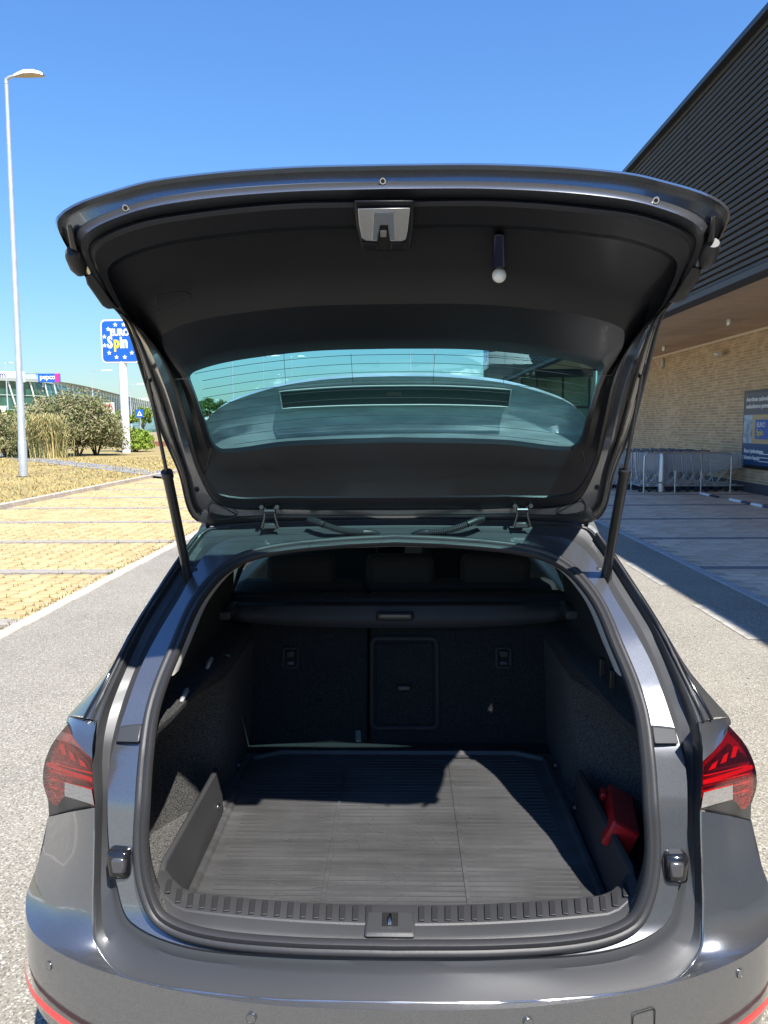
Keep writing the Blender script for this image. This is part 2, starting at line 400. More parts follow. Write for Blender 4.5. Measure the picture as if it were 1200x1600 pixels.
for i in range(nsl):
    for j in range(7):
        o = ssrc if first else inst(ssrc); first = False
        o.location = (FX+.1+rng.normal(0, .003), 9+L/2+j*L, ZS+i*pz+.03+rng.normal(0, .002)); o.rotation_euler = (rng.normal(0, .0006), 0, rng.normal(0, .0008))
    o = inst(ssrc); o.location = (FX+.1, -10.5, ZS+i*pz+.03); o.scale = (1, 39/L, 1)
MB().box((FX+.1, 10.5, ZT+.045), (.36, 81.2, .09)).build('parapet_cap', M('cap_metal', (.035, .037, .042), .4, .4), B)
MB().box((FX+.11, 10.5, ZS-.05), (.30, 81, .10)).build('fascia_edge_trim', M('edge_trim', (.045, .046, .05), .6, .1), B)
MB().box((11.5, 10.5, ZT-.6), (12.2, 81, .2)).build('roof', BACKM, B)
SOFF = [M('soffit_panel_%d' % i, c, .6, noise=.12, nscale=2, aniso=(1, 8, 1), macro=.10, mscale=.8) for i, c in enumerate([(.62, .42, .27), (.57, .385, .245), (.65, .45, .29)])]
pan = [MB().box((0, 0, 0), (1.08, 2.98, .03)).build('soffit_panel', m, B) for m in SOFF]; seen = set()
for i in range(3):
    for j in range(16):
        k = (i*2+j*3+i*j) % 3
        o = pan[k] if k not in seen else inst(pan[k]); seen.add(k)
        o.location = (FX+.28+.55+i*1.1, -14+j*3.0, ZS+.02)
MB().box((FX+1.95, 10.5, ZS+.09), (3.6, 48, .08)).build('soffit_backing', BACKM, B)
MB().box((WX+.2, 9.5, 2.1), (.36, 51, 4.2)).build('wall', M('mortar', (.78, .70, .58), .95, noise=.1, nscale=30), B)
BR = [M('brick_%d' % i, c, .9, noise=.10, nscale=5, macro=.12, mscale=.6) for i, c in enumerate([(.56, .41, .25), (.62, .465, .295), (.50, .36, .22)])]
bm = [MB() for _ in BR]
bl, bh = .24, .065
for r in range(48):
    z = .26+r*(bh+.012)+bh/2
    for c in range(118):
        y = 5.0+c*(bl+.012)+(bl/2 if r % 2 else 0)
        x = WX+.02-.018+rng.normal(0, .0012)
        bm[int(rng.integers(0, 3))].add([(x, y-bl/2, z-bh/2), (x, y+bl/2, z-bh/2), (x, y+bl/2, z+bh/2), (x, y-bl/2, z+bh/2), (x+.03, y-bl/2, z-bh/2), (x+.03, y+bl/2, z-bh/2), (x+.03, y+bl/2, z+bh/2), (x+.03, y-bl/2, z+bh/2)],
               [(0, 3, 2, 1), (0, 1, 5, 4), (1, 2, 6, 5), (2, 3, 7, 6), (3, 0, 4, 7)])
for m, b_ in zip(BR, bm): tag(b_.build('bricks', m, B), kind='stuff')
MB().box((WX-.01, 9.5, .12), (.10, 51, .24)).build('plinth', M('plinth', (.06, .065, .08), .7, noise=.1, nscale=4), B)
# glazed entrance lobby
GX0, GX1, GY = 5.5, WX, 36.0
FR = M('entrance_frame', (.09, .095, .10), .45, .5)
SHOPG = glassmat('shop_glass', (.62, .72, .68), 1.6)
for x in (GX0, 6.2, 7.4, GX1-.08): MB().box((x, GY, 2.6), (.09, .09, 5.2)).build('entrance_mullion', FR, B)
for z in (.1, 2.5, 4.05, 5.2): MB().box(((GX0+GX1)/2, GY-.01, z), (GX1-GX0+.1, .10, .12 if z != 4.05 else .34)).build('entrance_transom', FR, B)
for x0, x1 in ((GX0, 6.2), (6.2, 7.4), (7.4, GX1-.08)):
    for z0, z1 in ((.16, 2.44), (2.56, 3.88), (4.22, 5.14)):
        MB().box(((x0+x1)/2, GY, (z0+z1)/2), (x1-x0-.1, .012, z1-z0)).build('pane', SHOPG, B)
MB().box(((GX0+GX1)/2, 47, 2.6), (GX1-GX0, .2, 5.2)).build('lobby_wall', M('lobby_wall', (.62, .60, .48), .8, noise=.2, nscale=.8), B)
MB().box((GX1+.1, 42, 2.6), (.2, 12, 5.2)).build('lobby_side_wall', M('lobby_cream', (.60, .58, .50), .8), B)
MB().box(((GX0+GX1)/2, 41.6, 5.35), (GX1-GX0, 11, .16)).build('lobby_ceiling', M('lobby_ceiling', (.5, .5, .44), .8), B)
# small blue sign on the fascia end
sg = thing('fascia_sign', 'small blue and white panel sign fixed to the slatted fascia', 'sign', (FX-.05, 48.6, 5.4))
MB().box((FX-.02, 48.6, 5.9), (.08, 2.0, 1.5)).build('sign_board', M('sign_white', (.75, .76, .78), .5), sg)
MB().box((FX-.075, 48.6, 6.05), (.03, 1.5, .9)).build('sign_field', M('sign_blue', (.02, .16, .50), .4), sg)
# text helper: flat lettering as mesh
def text(body, size, mat, parent, mtx, name='lettering', ext=.004, bold=0., local=False, sx=1.0):
    c = bpy.data.curves.new(name, 'FONT'); c.body = body; c.size = size; c.extrude = ext; c.offset = bold; c.align_x = 'LEFT'; c.resolution_u = 3
    t = bpy.data.objects.new(name, c); COL.objects.link(t)
    dg = bpy.context.evaluated_depsgraph_get(); me = bpy.data.meshes.new_from_object(t.evaluated_get(dg))
    bpy.data.objects.remove(t); me.name = name; me.materials.clear(); me.materials.append(mat)
    me.transform(mtx @ Matrix.Diagonal((sx, 1, 1, 1)))
    o = link(bpy.data.objects.new(name, me)); adopt(o, parent, local); return o
# advertising board on the wall
def YM(x, y, z): return Matrix(((0, 0, -1, x), (-1, 0, 0, y), (0, 1, 0, z), (0, 0, 0, 1)))   # text on a wall facing -X, reading towards -Y
AX = WX-.07; y1, y0, z0, z1 = 19.75, 15.6, .60, 2.52
AD = thing('advertising_board', 'dark framed advertising board with photo band on tan brick wall', 'sign', (AX, (y0+y1)/2, z0))
MB().box((AX+.03, (y0+y1)/2, (z0+z1)/2), (.08, y1-y0, z1-z0)).build('frame', M('ad_frame', (.012, .013, .016), .35, .3), AD)
zi0, zi1 = z0+.09, z1-.07
def fld(n, ya, yb, za, zb, m, dx=.014): return MB().box((AX-dx, (ya+yb)/2, (za+zb)/2), (.012, yb-ya, zb-za)).build(n, m, AD)
fld('grey_panel', y0+.06, y1-.06, 1.92, zi1, M('ad_grey', (.10, .10, .12), .5))
fld('photo_panel', y1-.55, y1-.06, 1.22, 1.92, M('ad_photo', (.55, .68, .80), .5, col2=(.12, .16, .22), nscale=5.5, detail=6))
fld('tan_panel', y0+.06, y1-.55, 1.22, 1.92, M('ad_tan', (.48, .36, .18), .5))
fld('blue_panel', y0+.06, y1-.06, zi0, 1.22, M('ad_blue', (.012, .06, .17), .5))
fld('badge', y1-1.45, y1-.72, 1.33, 1.80, M('ad_badge', (.02, .10, .42), .5), .022)
WHITE = M('white_print', (.78, .79, .80), .5)
text('EURO', .17, WHITE, AD, YM(AX-.030, y1-.80, 1.62)); text('Spin', .22, M('print_yellow', (.80, .62, .05), .5), AD, YM(AX-.030, y1-.80, 1.42))
text('Asortiman zadovoljava', .15, WHITE, AD, YM(AX-.024, y1-.17, 2.25), bold=.004); text('svakodnevne potrebe', .15, WHITE, AD, YM(AX-.024, y1-.17, 2.08), bold=.004)
text('Brzo i jednostavno', .135, WHITE, AD, YM(AX-.024, y1-.16, .99), bold=.004); text('iskustvo kupnje', .135, WHITE, AD, YM(AX-.024, y1-.16, .83), bold=.004)
for k in range(3): fld('print_line', y1-1.6, y1-.98, .97-.09*k, .99-.09*k, WHITE, .02)
# fittings on wall and soffit
def wlamp(px, py, lab, ceil=False):
    p = atZ(px, py, ZS-.0) if ceil else atX(px, py, WX)
    t = thing('wall_lamp' if not ceil else 'ceiling_lamp', lab, 'lamp', tuple(p))
    if ceil:
        MB().lathe([(0, -.13), (.06, -.13), (.065, -.11), (.065, 0), (0, 0)], p).build('lamp_body', SILVER, t, smooth=40)
    else:
        MB().box((p[0]-.05, p[1], p[2]), (.10, .13, .30)).build('lamp_body', SILVER, t, bev=.015); MB().box((p[0]-.06, p[1], p[2]-.16), (.07, .10, .02)).build('diffuser', LIGHTTRIM, t)
wlamp(1038, 567, 'slim silver lamp on the brick wall above the trolleys')
wlamp(1140, 499, 'round silver spotlight under the canopy beside the camera', True)
wlamp(1038, 541, 'round silver spotlight under the canopy near the slim wall lamp', True)
p = atX(1135, 552, WX); t = thing('security_camera', 'small white security camera on the brick wall above the board', 'camera', tuple(p))
MB().cyl(p+np.array([-.02, .10, 0]), p+np.array([-.2, .1, 0]), .025).build('bracket', SILVER, t); MB().cyl(p+np.array([-.2, .22, .01]), p+np.array([-.22, -.12, -.04]), .055).build('camera_body', M('camera_white', (.7, .7, .68), .4), t, smooth=50)
# bollard, trolleys, corral rails
CB = atZ(1033, 769, 0)
t = thing('bollard', 'round brushed steel bollard in front of the trolley bay', 'bollard', tuple(CB))
MB().lathe([(.082, 0), (.082, .96), (.075, .985), (0, .99)], CB, 18).build('post', SILVER, t, smooth=40)
MB().lathe([(.12, 0), (.12, .012), (.083, .014)], CB, 18).build('base_plate', DARKSTEEL, t, smooth=40)
WIRE = M('trolley_wire', (.66, .70, .74), .35, .5); DKP = M('trolley_plastic', (.02, .03, .05), .5)
def make_cart():
    t = thing('shopping_trolley', 'wire shopping trolley nested in the row along the rail', 'trolley', group='nested shopping trolleys')
    b = MB(); W = .27
    def sec(u):                                      # basket section: u 0 (handle end) .. 1 (nose); narrows to the nose
        x = .02+u*.86; w = W*(1-.28*u); zt = 1.0-.10*u; zb = .50+.12*u; return x, w, zt, zb
    for u in np.linspace(0, 1, 18):
        x, w, zt, zb = sec(u); b.tube([(x, -w, zt), (x, -w*.9, zb), (x, w*.9, zb), (x, w, zt)], .0045, 4, cap=False)
    for v in np.linspace(0, 1, 9):
        for s in (-1, 1):
            b.tube([(sec(u)[0], s*sec(u)[1]*(1-.1*(1-v)), sec(u)[3]+(sec(u)[2]-sec(u)[3])*v) for u in (0, 1)], .005 if v < 1 else .009, 4, cap=False)
    for v in np.linspace(-.8, .8, 6): b.tube([(sec(u)[0], sec(u)[1]*v, sec(u)[3]) for u in (0, 1)], .0045, 4, cap=False)
    for v in np.linspace(-1, 1, 7): x, w, zt, zb = sec(1); b.tube([(x, w*v, zt), (x, w*v*.9, zb)], .0045, 4, cap=False)
    b.build('basket', WIRE, t, local=True)
    c = MB()
    for s in (-1, 1):
        c.tube([(-.06, s*.26, 1.02), (-.02, s*.27, .52), (.06, s*.28, .16), (.30, s*.27, .15), (.88, s*.19, .15)], .013, 5)
        c.tube([(.06, s*.28, .16), (.32, s*.25, .52)], .011, 5); c.tube([(.30, s*.27, .15), (.62, s*.22, .55)], .009, 5)
    for x, w in ((.1, .28), (.88, .19)): c.tube([(x, -w, .155), (x, w, .155)], .011, 5)
    c.build('chassis', WIRE, t, local=True)
    MB().tube([(-.07, -.28, 1.03), (-.07, .28, 1.03)], .018, 7).build('handle', DKP, t, local=True)
    w0 = MB().lathe([(.02, -.012), (.06, -.012), (.062, 0), (.06, .012), (.02, .012)], (0, 0, 0), 12, ax='y').build('wheel', DKP, t, local=True)
    for i, (x, y) in enumerate(((.1, -.28), (.1, .28), (.88, -.19), (.88, .19))):
        o = w0 if i == 0 else inst(w0); o.location = (x, y, .062)
    return t
cart = make_cart(); nc = 0
rows = [(19.05+.75, 7.95, 9, 'f'), (20.55, 7.85, 13, 'b'), (21.3, 7.6, 13, 'c')]
for yy, xs_, n_, lab in rows:
    for k in range(n_):
        x = xs_-k*.235; o = cart if nc == 0 else copytree(cart, (0, 0, 0)); nc += 1
        o['label'] = {'f': 'wire shopping trolley nested in the row behind the bollard and rail', 'b': 'wire shopping trolley nested in the middle row behind the low hoop', 'c': 'wire shopping trolley nested in the row nearest the lobby'}[lab]; o['group'] = {'f': 'trolleys of the front row', 'b': 'trolleys of the middle row', 'c': 'trolleys of the back row'}[lab]
        o.location = (x-.15, yy+rng.normal(0, .012), 0); o.rotation_euler = (0, 0, rng.normal(0, .008))
CR = thing('trolley_corral', 'tubular steel trolley rail with three hoops before the wall', 'rail', (7.1, 19.25, 0))
def hoop(x0, x1, z, y, name='hoop', mid=()):
    P = cat([(x0, y, 0), (x0, y, z-.12), (x0+.04, y, z-.03), (x0+.13, y, z), (x1-.13, y, z), (x1-.04, y, z-.03), (x1, y, z-.12), (x1, y, 0)], 4)
    MB().tube(P, .021, 8).build(name, SILVER, CR, smooth=60)
xa, xb = atY(1006, 760, 19.25)[0], atY(1141, 760, 19.25)[0]
hoop(xa, xb, 1.0, 19.25); 
for u in (.36, .66): MB().cyl((xa+(xb-xa)*u, 19.25, 0), (xa+(xb-xa)*u, 19.25, .56), .019, 8).build('post', SILVER, CR, smooth=60)
MB().cyl((xa, 19.25, .26), (xb, 19.25, .26), .017, 8).build('rail', SILVER, CR, smooth=60)
CR2 = thing('trolley_corral', 'lower tubular steel hoop beside the tall trolley rail', 'rail', (5.7, 20.1, 0)); _c = CR; CR = CR2
hoop(4.9, xa-.05, .66, 20.15); MB().cyl((4.9, 20.15, .3), (xa-.05, 20.15, .3), .017, 8).build('rail', SILVER, CR, smooth=60)
# wheel stops: white-and-black bars on the paving
for i, (px, py, lab) in enumerate(((1108, 775, 'short white and black bar on the paving by the trolley rail'), (1157, 785, 'white and black bar on the paving before the dark plinth'), (1190, 792, 'white and black bar on the paving below the advertising board'))):
    p = atZ(px, py, 0); t = thing('wheel_stop', lab, 'wheel stop', tuple(p), group='wheel stops on the paving')
    MB().poly([(p[0]-.05, p[1]-.1, .004), (p[0]+.05, p[1]-.1, .004), (p[0]+.03, p[1]-.1, .045), (p[0]-.03, p[1]-.1, .045)], (0, .6, 0)).build('white_section', WHITE, t)
    MB().poly([(p[0]-.05, p[1]-.5, .004), (p[0]+.05, p[1]-.5, .004), (p[0]+.03, p[1]-.5, .045), (p[0]-.03, p[1]-.5, .045)], (0, .395, 0)).build('black_section', DKP, t)
# ------------------------------------------------------------------ left background
GALV = M('galvanised_steel', (.52, .55, .58), .42, .5, noise=.10, nscale=4)
def lamp_post(name, lab, base, H, arm, r0=.09, both=False, group=None, rz=0):
    t = thing(name, lab, 'lamp post', tuple(base), rz, group)
    MB().tube([(0, 0, 0), (0, 0, 1.2), (0, 0, 1.25), (0, 0, H)], [r0*1.15, r0*1.15, r0, r0*.5], 12).build('pole', GALV, t, smooth=60, local=True)
    MB().lathe([(r0*2, 0), (r0*2, .02), (r0*1.2, .03)], n=14).build('base_plate', DARKSTEEL, t, local=True)
    for s in ((1, -1) if both else (1,)):
        MB().tube([(0, 0, H-.1), (0, 0, H+.03), (s*.12, 0, H+.10), (s*arm, 0, H+.14)], [r0*.6, r0*.5, r0*.42, r0*.4], 8).build('arm', GALV, t, smooth=60, local=True)
        hd = MB(); A = arm; rows = []
        for u, w, th in ((0, .07, .05), (.12, .10, .09), (.35, .17, .14), (.65, .18, .13), (.85, .14, .08), (.95, .07, .03)):
            x = s*(A+u); zc = H+.14+.05*math.sin(u*2.6)
            rows.append([(x, -w, zc-.03), (x, -w*.8, zc+th*.7), (x, 0, zc+th), (x, w*.8, zc+th*.7), (x, w, zc-.03)])
        hd.grid(rows); hd.build('lamp_head', M('lamp_head_white', (.70, .71, .71), .4), t, smooth=50, local=True)
        MB().grid([[(s*(A+u), -w*.96, H+.14+.05*math.sin(u*2.6)-.034), (s*(A+u), w*.96, H+.14+.05*math.sin(u*2.6)-.034)] for u, w in ((.05, .08), (.35, .17), (.65, .18), (.94, .07))]).build('diffuser', M('lamp_glass', (.42, .36, .28), .3), t, local=True)
    return t
lb = atZ(37, 745, .07)
top = atY(14, 124, lb[1]); ml = lamp_post('street_lamp', 'tall galvanised lamp post with flat white head on the dry verge', (lb[0], lb[1], .07), top[2]-.1, .28, .12); ml.rotation_euler = (0, math.radians(.9), 0)
lampfar = lamp_post('street_lamp', 'slim distant lamp post standing over the car park', (0, 0, 0), 11.5, .8, .085, group='distant lamp posts of the car park')
fl = [(143, 579, 95, 0), (362, 540, 95, 1), (411, 556, 118, 1), (441, 585, 150, 1), (455, 556, 118, 1), (641, 540, 105, 1), (679, 540, 100, 0), (347, 625, 260, 1), (8, 566, 120, 1), (203, 600, 150, 1)]
for i, (px, py, Y, b_) in enumerate(fl):
    p = atY(px, py, Y); o = lampfar if i == 0 else copytree(lampfar, (0, 0, 0)); o.location = (p[0], Y, -.06); o['label'] = 'slim distant lamp post seen through the rear glass' if 340 < px < 700 else 'slim distant lamp post standing before the mall'; o['group'] = 'lamp posts behind the rear glass' if 340 < px < 700 else 'lamp posts before the mall'; o.rotation_euler = (0, 0, (i*1.7) % 3)
    hz = max(p[2], 8.5)/11.6; o.scale = (1.5, 1.5, hz)
# totem sign
SB = atY(197, 690, 50.0); SBt = atY(192, 500, 50.0); SBb = atY(192, 567, 50.0)
TS = thing('totem_sign', 'tall blue square totem sign with white stars on a white pole', 'sign', (SB[0], 50, .07))
EB = M('totem_blue', (.008, .10, .48), .4); EW = M('totem_white', (.80, .82, .84), .45); EY = M('totem_yellow', (.85, .66, .04), .45)
MB().tube([(SB[0], 50, .0), (SB[0], 50, SBb[2]+.2)], .26, 14).build('pole', EW, TS, smooth=60)
xl = atY(160, 530, 50)[0]; hw = SB[0]-xl; zc = (SBt[2]+SBb[2])/2; hh = (SBt[2]-SBb[2])/2
def rrect(hw, hh, r, n=6):
    P = []
    for cx, cz, a0 in ((hw-r, hh-r, 0), (-hw+r, hh-r, 90), (-hw+r, -hh+r, 180), (hw-r, -hh+r, 270)):
        for k in range(n+1): a = math.radians(a0+90*k/n); P.append((cx+r*math.cos(a), cz+r*math.sin(a)))
    return P
MB().poly([(SB[0]+x, 50.12, zc+z) for x, z in rrect(hw, hh, .3)], (0, -.36, 0)).build('sign_box', EW, TS)
MB().poly([(SB[0]+x, 49.76, zc+z) for x, z in rrect(hw-.09, hh-.09, .24)], (0, -.03, 0)).build('sign_face', EB, TS)
XM = lambda x, y, z: Matrix(((1, 0, 0, x), (0, 0, -1, y), (0, 1, 0, z), (0, 0, 0, 1)))
text('EURO', .58, EW, TS, XM(SB[0]-hw*.50, 49.715, zc+hh*.26), bold=.03, sx=.80)
text('S', 1.0, EW, TS, XM(SB[0]-hw*.66, 49.715, zc-hh*.30), bold=.045, sx=.72); text('p', 1.0, EY, TS, XM(SB[0]-hw*.33, 49.71, zc-hh*.30), bold=.045, sx=.72); text('in', 1.0, EW, TS, XM(SB[0]-hw*.02, 49.715, zc-hh*.30), bold=.045, sx=.72)
st = []
for k in range(10): a = math.pi/2+k*math.pi/5; r = .16 if k % 2 == 0 else .07; st.append((r*math.cos(a), r*math.sin(a)))
for k in range(12):
    a = 2*math.pi*k/12+.26; sx_ = SB[0]+hw*.83*math.cos(a); sz = zc+hh*.78*math.sin(a)
    MB().poly([(sx_+x, 49.725, sz+z) for x, z in st], (0, -.02, 0)).build('star', EW, TS)
# shopping mall with raking white fins
ML = thing('shopping_mall', 'long green glazed mall with raking white fins and roof signs', 'building', (-80, 150, 0))
ctl = [(-90, 138), (-30, 142), (30, 147), (80, 153), (120, 168), (160, 196), (205, 245), (260, 330)]
base = cat([(atY(px, 640, Y)[0], Y) for px, Y in ctl], 8)
HZ = 10.6
MG = M('mall_glass', (.05, .16, .13), .15, .2, noise=.5, nscale=.25, coat=.5)
g_ = MB(); n_ = len(base)
rowz = (0, 2.5, 5.2, 7.9, HZ)
g_.grid([[(x*(1+.0015*(z-5)), y*(1-.0025*(z)), z) for x, y in base] for z in rowz]); g_.build('curtain_wall', MG, ML, smooth=60)
for z in rowz[1:-1]:
    MB().tube([(x*(1+.0015*(z-5)), y*(1-.0025*z)-.15, z) for x, y in base], .09, 4).build('floor_band', M('mall_band', (.30, .40, .36), .5), ML)
MB().grid([[(x, y*(1-.0025*z)-.3, z) for x, y in base] for z in (HZ-.1, HZ+.5)]+[[(x, y+3, HZ+.5) for x, y in base]]).build('roof_edge', M('mall_roof', (.42, .45, .44), .6), ML)
cum = np.r_[0, np.cumsum([np.hypot(*(np.array(base[i+1])-base[i])) for i in range(n_-1)])]
FIN = M('mall_fin', (.66, .70, .66), .5); s = 1.0
while s < cum[-1]:
    bx = np.interp(s, cum, [p[0] for p in base]); by = np.interp(s, cum, [p[1] for p in base]); u = s/cum[-1]
    lean = (-1.5+u*7.5); lean = max(-1.5, min(3.2, lean))
    MB().tube([(bx-lean*.6, by-.5, .2), (bx+lean*.4, by-.5-HZ*.33, HZ+.3)], .19, 4).build('fin', FIN, ML); s += 4.2 if u < .25 else 4.0
by0 = 142
def roofsign(px0, px1, py0, py1, Y, nm, lab, mats):
    a = atY(px0, py0, Y); b = atY(px1, py1, Y); t = thing(nm, lab, 'sign', ((a[0]+b[0])/2, Y, b[2]))
    MB().box(((a[0]+b[0])/2, Y, (a[2]+b[2])/2), (b[0]-a[0], .5, a[2]-b[2])).build('sign_board', mats, t)
    for x in (a[0]+.6, b[0]-.6): MB().box((x, Y+.3, (b[2]+HZ)/2-.2), (.2, .2, abs(b[2]-HZ)+1.4)).build('support_post', GALV, t)
    return t, a, b
t, a, b = roofsign(60, 94, 584, 597, 146, 'roof_sign', 'blue roof sign with white lettering and magenta end', EB)
text('pepco', 1.28, WHITE, t, XM(a[0]+.35, 145.7, b[2]+.55), bold=.03, sx=.95)
MB().box((b[0]-.42, 145.72, (a[2]+b[2])/2), (.85, .06, a[2]-b[2])).build('magenta_end', M('sign_magenta', (.55, .03, .25), .4), t)
t, a, b = roofsign(-14, 39, 581, 597, 145, 'roof_sign', 'white roof sign with dark letters and red underline', EW)
text('dm', 1.5, M('sign_navy', (.05, .04, .12), .4), t, XM(atY(-5.5, 590, 145)[0], 144.7, b[2]+.95), bold=.02)
MB().box((atY(2, 590, 145)[0], 144.7, b[2]+.62), (1.7, .05, .28)).build('red_underline', M('sign_red', (.6, .03, .03), .4), t)
t = thing('roof_box', 'pale green glazed box on the mall roof beside the blue sign', 'roof box', (atY(52, 590, 152)[0], 152, HZ))
MB().box((atY(52, 590, 152)[0], 152, HZ+.9), (1.9, 2, 1.8)).build('glazing', M('roofbox_glass', (.42, .62, .58), .3), t); MB().box((atY(52, 590, 152)[0], 152, HZ+1.85), (2.1, 2.2, .12)).build('cap', GALV, t)
# foliage
def leaves(n, c, r, mats, size, flat=1., up=.0, shape=None):
    out = [MB() for _ in mats]
    k = max(6, n//110); cl_ = []
    for _ in range(k):
        v = rng.normal(size=3); v /= np.linalg.norm(v); v[2] = abs(v[2])*1.0-.15; rad = rng.uniform(.35, 1.0)**.6
        cl_.append((np.array(c)+v*np.array(r)*rad, rng.uniform(.14, .30)))
    for i in range(n):
        cc, cr = cl_[int(rng.integers(0, k))]
        v = rng.normal(size=3); v /= np.linalg.norm(v); p = cc+v*cr*np.array(r)*rng.random()**.4
        if p[2] < .06: p[2] = .06+rng.random()*.2
        a = rng.normal(size=3); a[2] = a[2]*flat+up; a /= np.linalg.norm(a); b = np.cross(a, rng.normal(size=3)); b /= np.linalg.norm(b)
        s_ = size*rng.uniform(.6, 1.3)
        out[int(rng.integers(0, len(mats)))].add([p-a*s_, p+b*s_*.35, p+a*s_, p-b*s_*.35], [(0, 1, 2, 3)])
    return out
def leafm(n, c1, c2): return M(n, c1, .8, col2=c2, nscale=1.4, spec=.25)
OL = [leafm('olive_leaf', (.19, .20, .09), (.27, .26, .13)), leafm('brown_leaf', (.24, .20, .12), (.31, .26, .15)), leafm('green_leaf', (.15, .19, .07), (.22, .25, .09))]
def shrub(name, lab, c, r, n, mats, size, up=.2, stems=8):
    t = thing(name, lab, 'shrub', (c[0], c[1], .05))
    for i, mb_ in enumerate(leaves(n, (0, 0, r[2]*.42), r, mats, size, up=up)): mb_.build('crown', mats[i], t, local=True)
    s_ = MB()
    for k in range(stems):
        a = k*2.4; e = (r[0]*.5*math.cos(a), r[1]*.5*math.sin(a), r[2]*.8); s_.tube([(.1*math.cos(a), .1*math.sin(a), 0), (e[0]*.4, e[1]*.4, r[2]*.4), e], [.04, .03, .012], 5)
    s_.build('trunk', M('bark', (.12, .085, .055), .9), t, local=True); return t
def gp(px, Y): return atY(px, 700, Y)[:2]
x, y = gp(122, 45); shrub('shrub', 'broad olive brown shrub behind the plume grass on the verge', (x, y), (3.3, 1.6, 2.85), 15000, OL, .10)
x, y = gp(78, 47); shrub('shrub', 'tall brownish shrub rising beside the lamp post', (x, y), (2.6, 1.6, 3.0), 11000, OL, .10)
x, y = gp(150, 46.5); shrub('shrub', 'sprawling brown green shrub beside the totem pole', (x, y), (2.3, 1.3, 2.3), 8500, OL, .10)
x, y = gp(10, 43); shrub('shrub', 'low dark shrub with rusty leaves at the verge', (x, y), (2.0, 1.3, 1.9), 7000, OL[1:]+OL[:1], .10)
x, y = gp(212, 52); shrub('shrub', 'low bright green bush at the foot of the totem sign', (x, y), (1.45, 1.2, 1.15), 5500, [leafm('bright_leaf', (.22, .33, .04), (.30, .38, .06)), leafm('bright_leaf2', (.16, .26, .03), (.22, .3, .05))], .12, up=.9)
# plume grass
def plume(name, lab, c, n, h, spread, mats):
    t = thing(name, lab, 'grass clump', (c[0], c[1], .05)); mbs = [MB() for _ in mats]
    for _ in range(n):
        a = rng.uniform(0, 6.28); hh_ = h*rng.uniform(.45, 1.05); o_ = spread*rng.random()**.7; b0 = np.array([.45*rng.normal(), .3*rng.normal(), 0]); dr = np.array([math.cos(a), math.sin(a), 0])
        w = np.array([-math.sin(a), math.cos(a), 0])*.022; p1 = b0+dr*o_*.25+np.array([0, 0, hh_*.6]); p2 = b0+dr*o_*.7+np.array([0, 0, hh_]); p3 = b0+dr*o_*1.1+np.array([0, 0, hh_*.86])
        mbs[int(rng.integers(0, len(mats)))].add([b0-w, b0+w, p1+w, p1-w, p2+w*.6, p2-w*.6, p3], [(0, 1, 2, 3), (3, 2, 4, 5), (5, 4, 6)])
    for m_, b_ in zip(mats, mbs): b_.build('blades', m_, t, local=True)
PG = [M('reed_straw', (.42, .33, .14), .9, noise=.2, nscale=2), M('reed_green', (.20, .22, .08), .9, noise=.2, nscale=2), M('reed_pale', (.33, .31, .13), .9, noise=.2, nscale=2)]
x, y = gp(70, 42.2); plume('plume_grass', 'tall straw coloured grass clump before the olive shrub', (x, y), 1100, 2.4, 1.3, PG)
x, y = gp(44, 43.2); plume('plume_grass', 'smaller greenish grass clump behind the lamp post', (x, y), 500, 1.9, 1.1, PG[1:])
# traffic signs and far clutter
def board_sign(name, lab, px, pyt, pyb, Y, w, mat, round_=None):
    a = atY(px, pyt, Y); b = atY(px, pyb, Y); t = thing(name, lab, 'sign', (a[0], Y, 0))
    MB().cyl((a[0], Y+.06, 0), (a[0], Y+.06, a[2]), .04, 8).build('post', GALV, t, smooth=60)
    MB().box((a[0], Y, (a[2]+b[2])/2), (w, .04, a[2]-b[2])).build('sign_board', mat, t); return t, a, b
t, a, b = board_sign('parking_sign', 'white board with red ringed prohibition disc near the totem', 170, 629, 656, 58, .80, EW)
c_ = (a[0], 57.96, a[2]-.42)
RED = M('sign_red', (.6, .03, .03), .4)
ring = [(c_[0]+.27*math.cos(k*math.pi/12), 57.95, c_[2]+.27*math.sin(k*math.pi/12)) for k in range(24)]
MB().tube(ring, .045, 6, closed=True).build('red_ring', RED, t); MB().cyl((c_[0]-.18, 57.95, c_[2]+.18), (c_[0]+.18, 57.95, c_[2]-.18), .035, 6).build('red_bar', RED, t)
MB().box((c_[0], 57.95, c_[2]-.48), (.45, .02, .08)).build('print_line', M('sign_navy', (.05, .04, .12)), t)
t, a, b = board_sign('crossing_sign', 'blue square pedestrian crossing sign by the far road', 218, 640, 652, 80, .8, EB)
MB().poly([(a[0]-.28, 79.96, b[2]+.14), (a[0]+.28, 79.96, b[2]+.14), (a[0], 79.96, a[2]-.12)], (0, -.02, 0)).build('white_triangle', EW, t)
MB().box((a[0], 79.93, (a[2]+b[2])/2-.04), (.09, .02, .26)).build('walker_mark', M('sign_navy', (.05, .04, .12)), t)
t, a, b = board_sign('direction_sign', 'pale yellow and white small sign boards at the far path', 6, 645, 652, 62, .5, M('sign_cream', (.6, .52, .3), .5))
MB().poly([(a[0]-.3, 61.97, a[2]+.55), (a[0]+.3, 61.97, a[2]+.55), (a[0]+.12, 61.97, a[2]+.08), (a[0]-.12, 61.97, a[2]+.08)], (0, -.03, 0)).build('upper_board', EW, t)
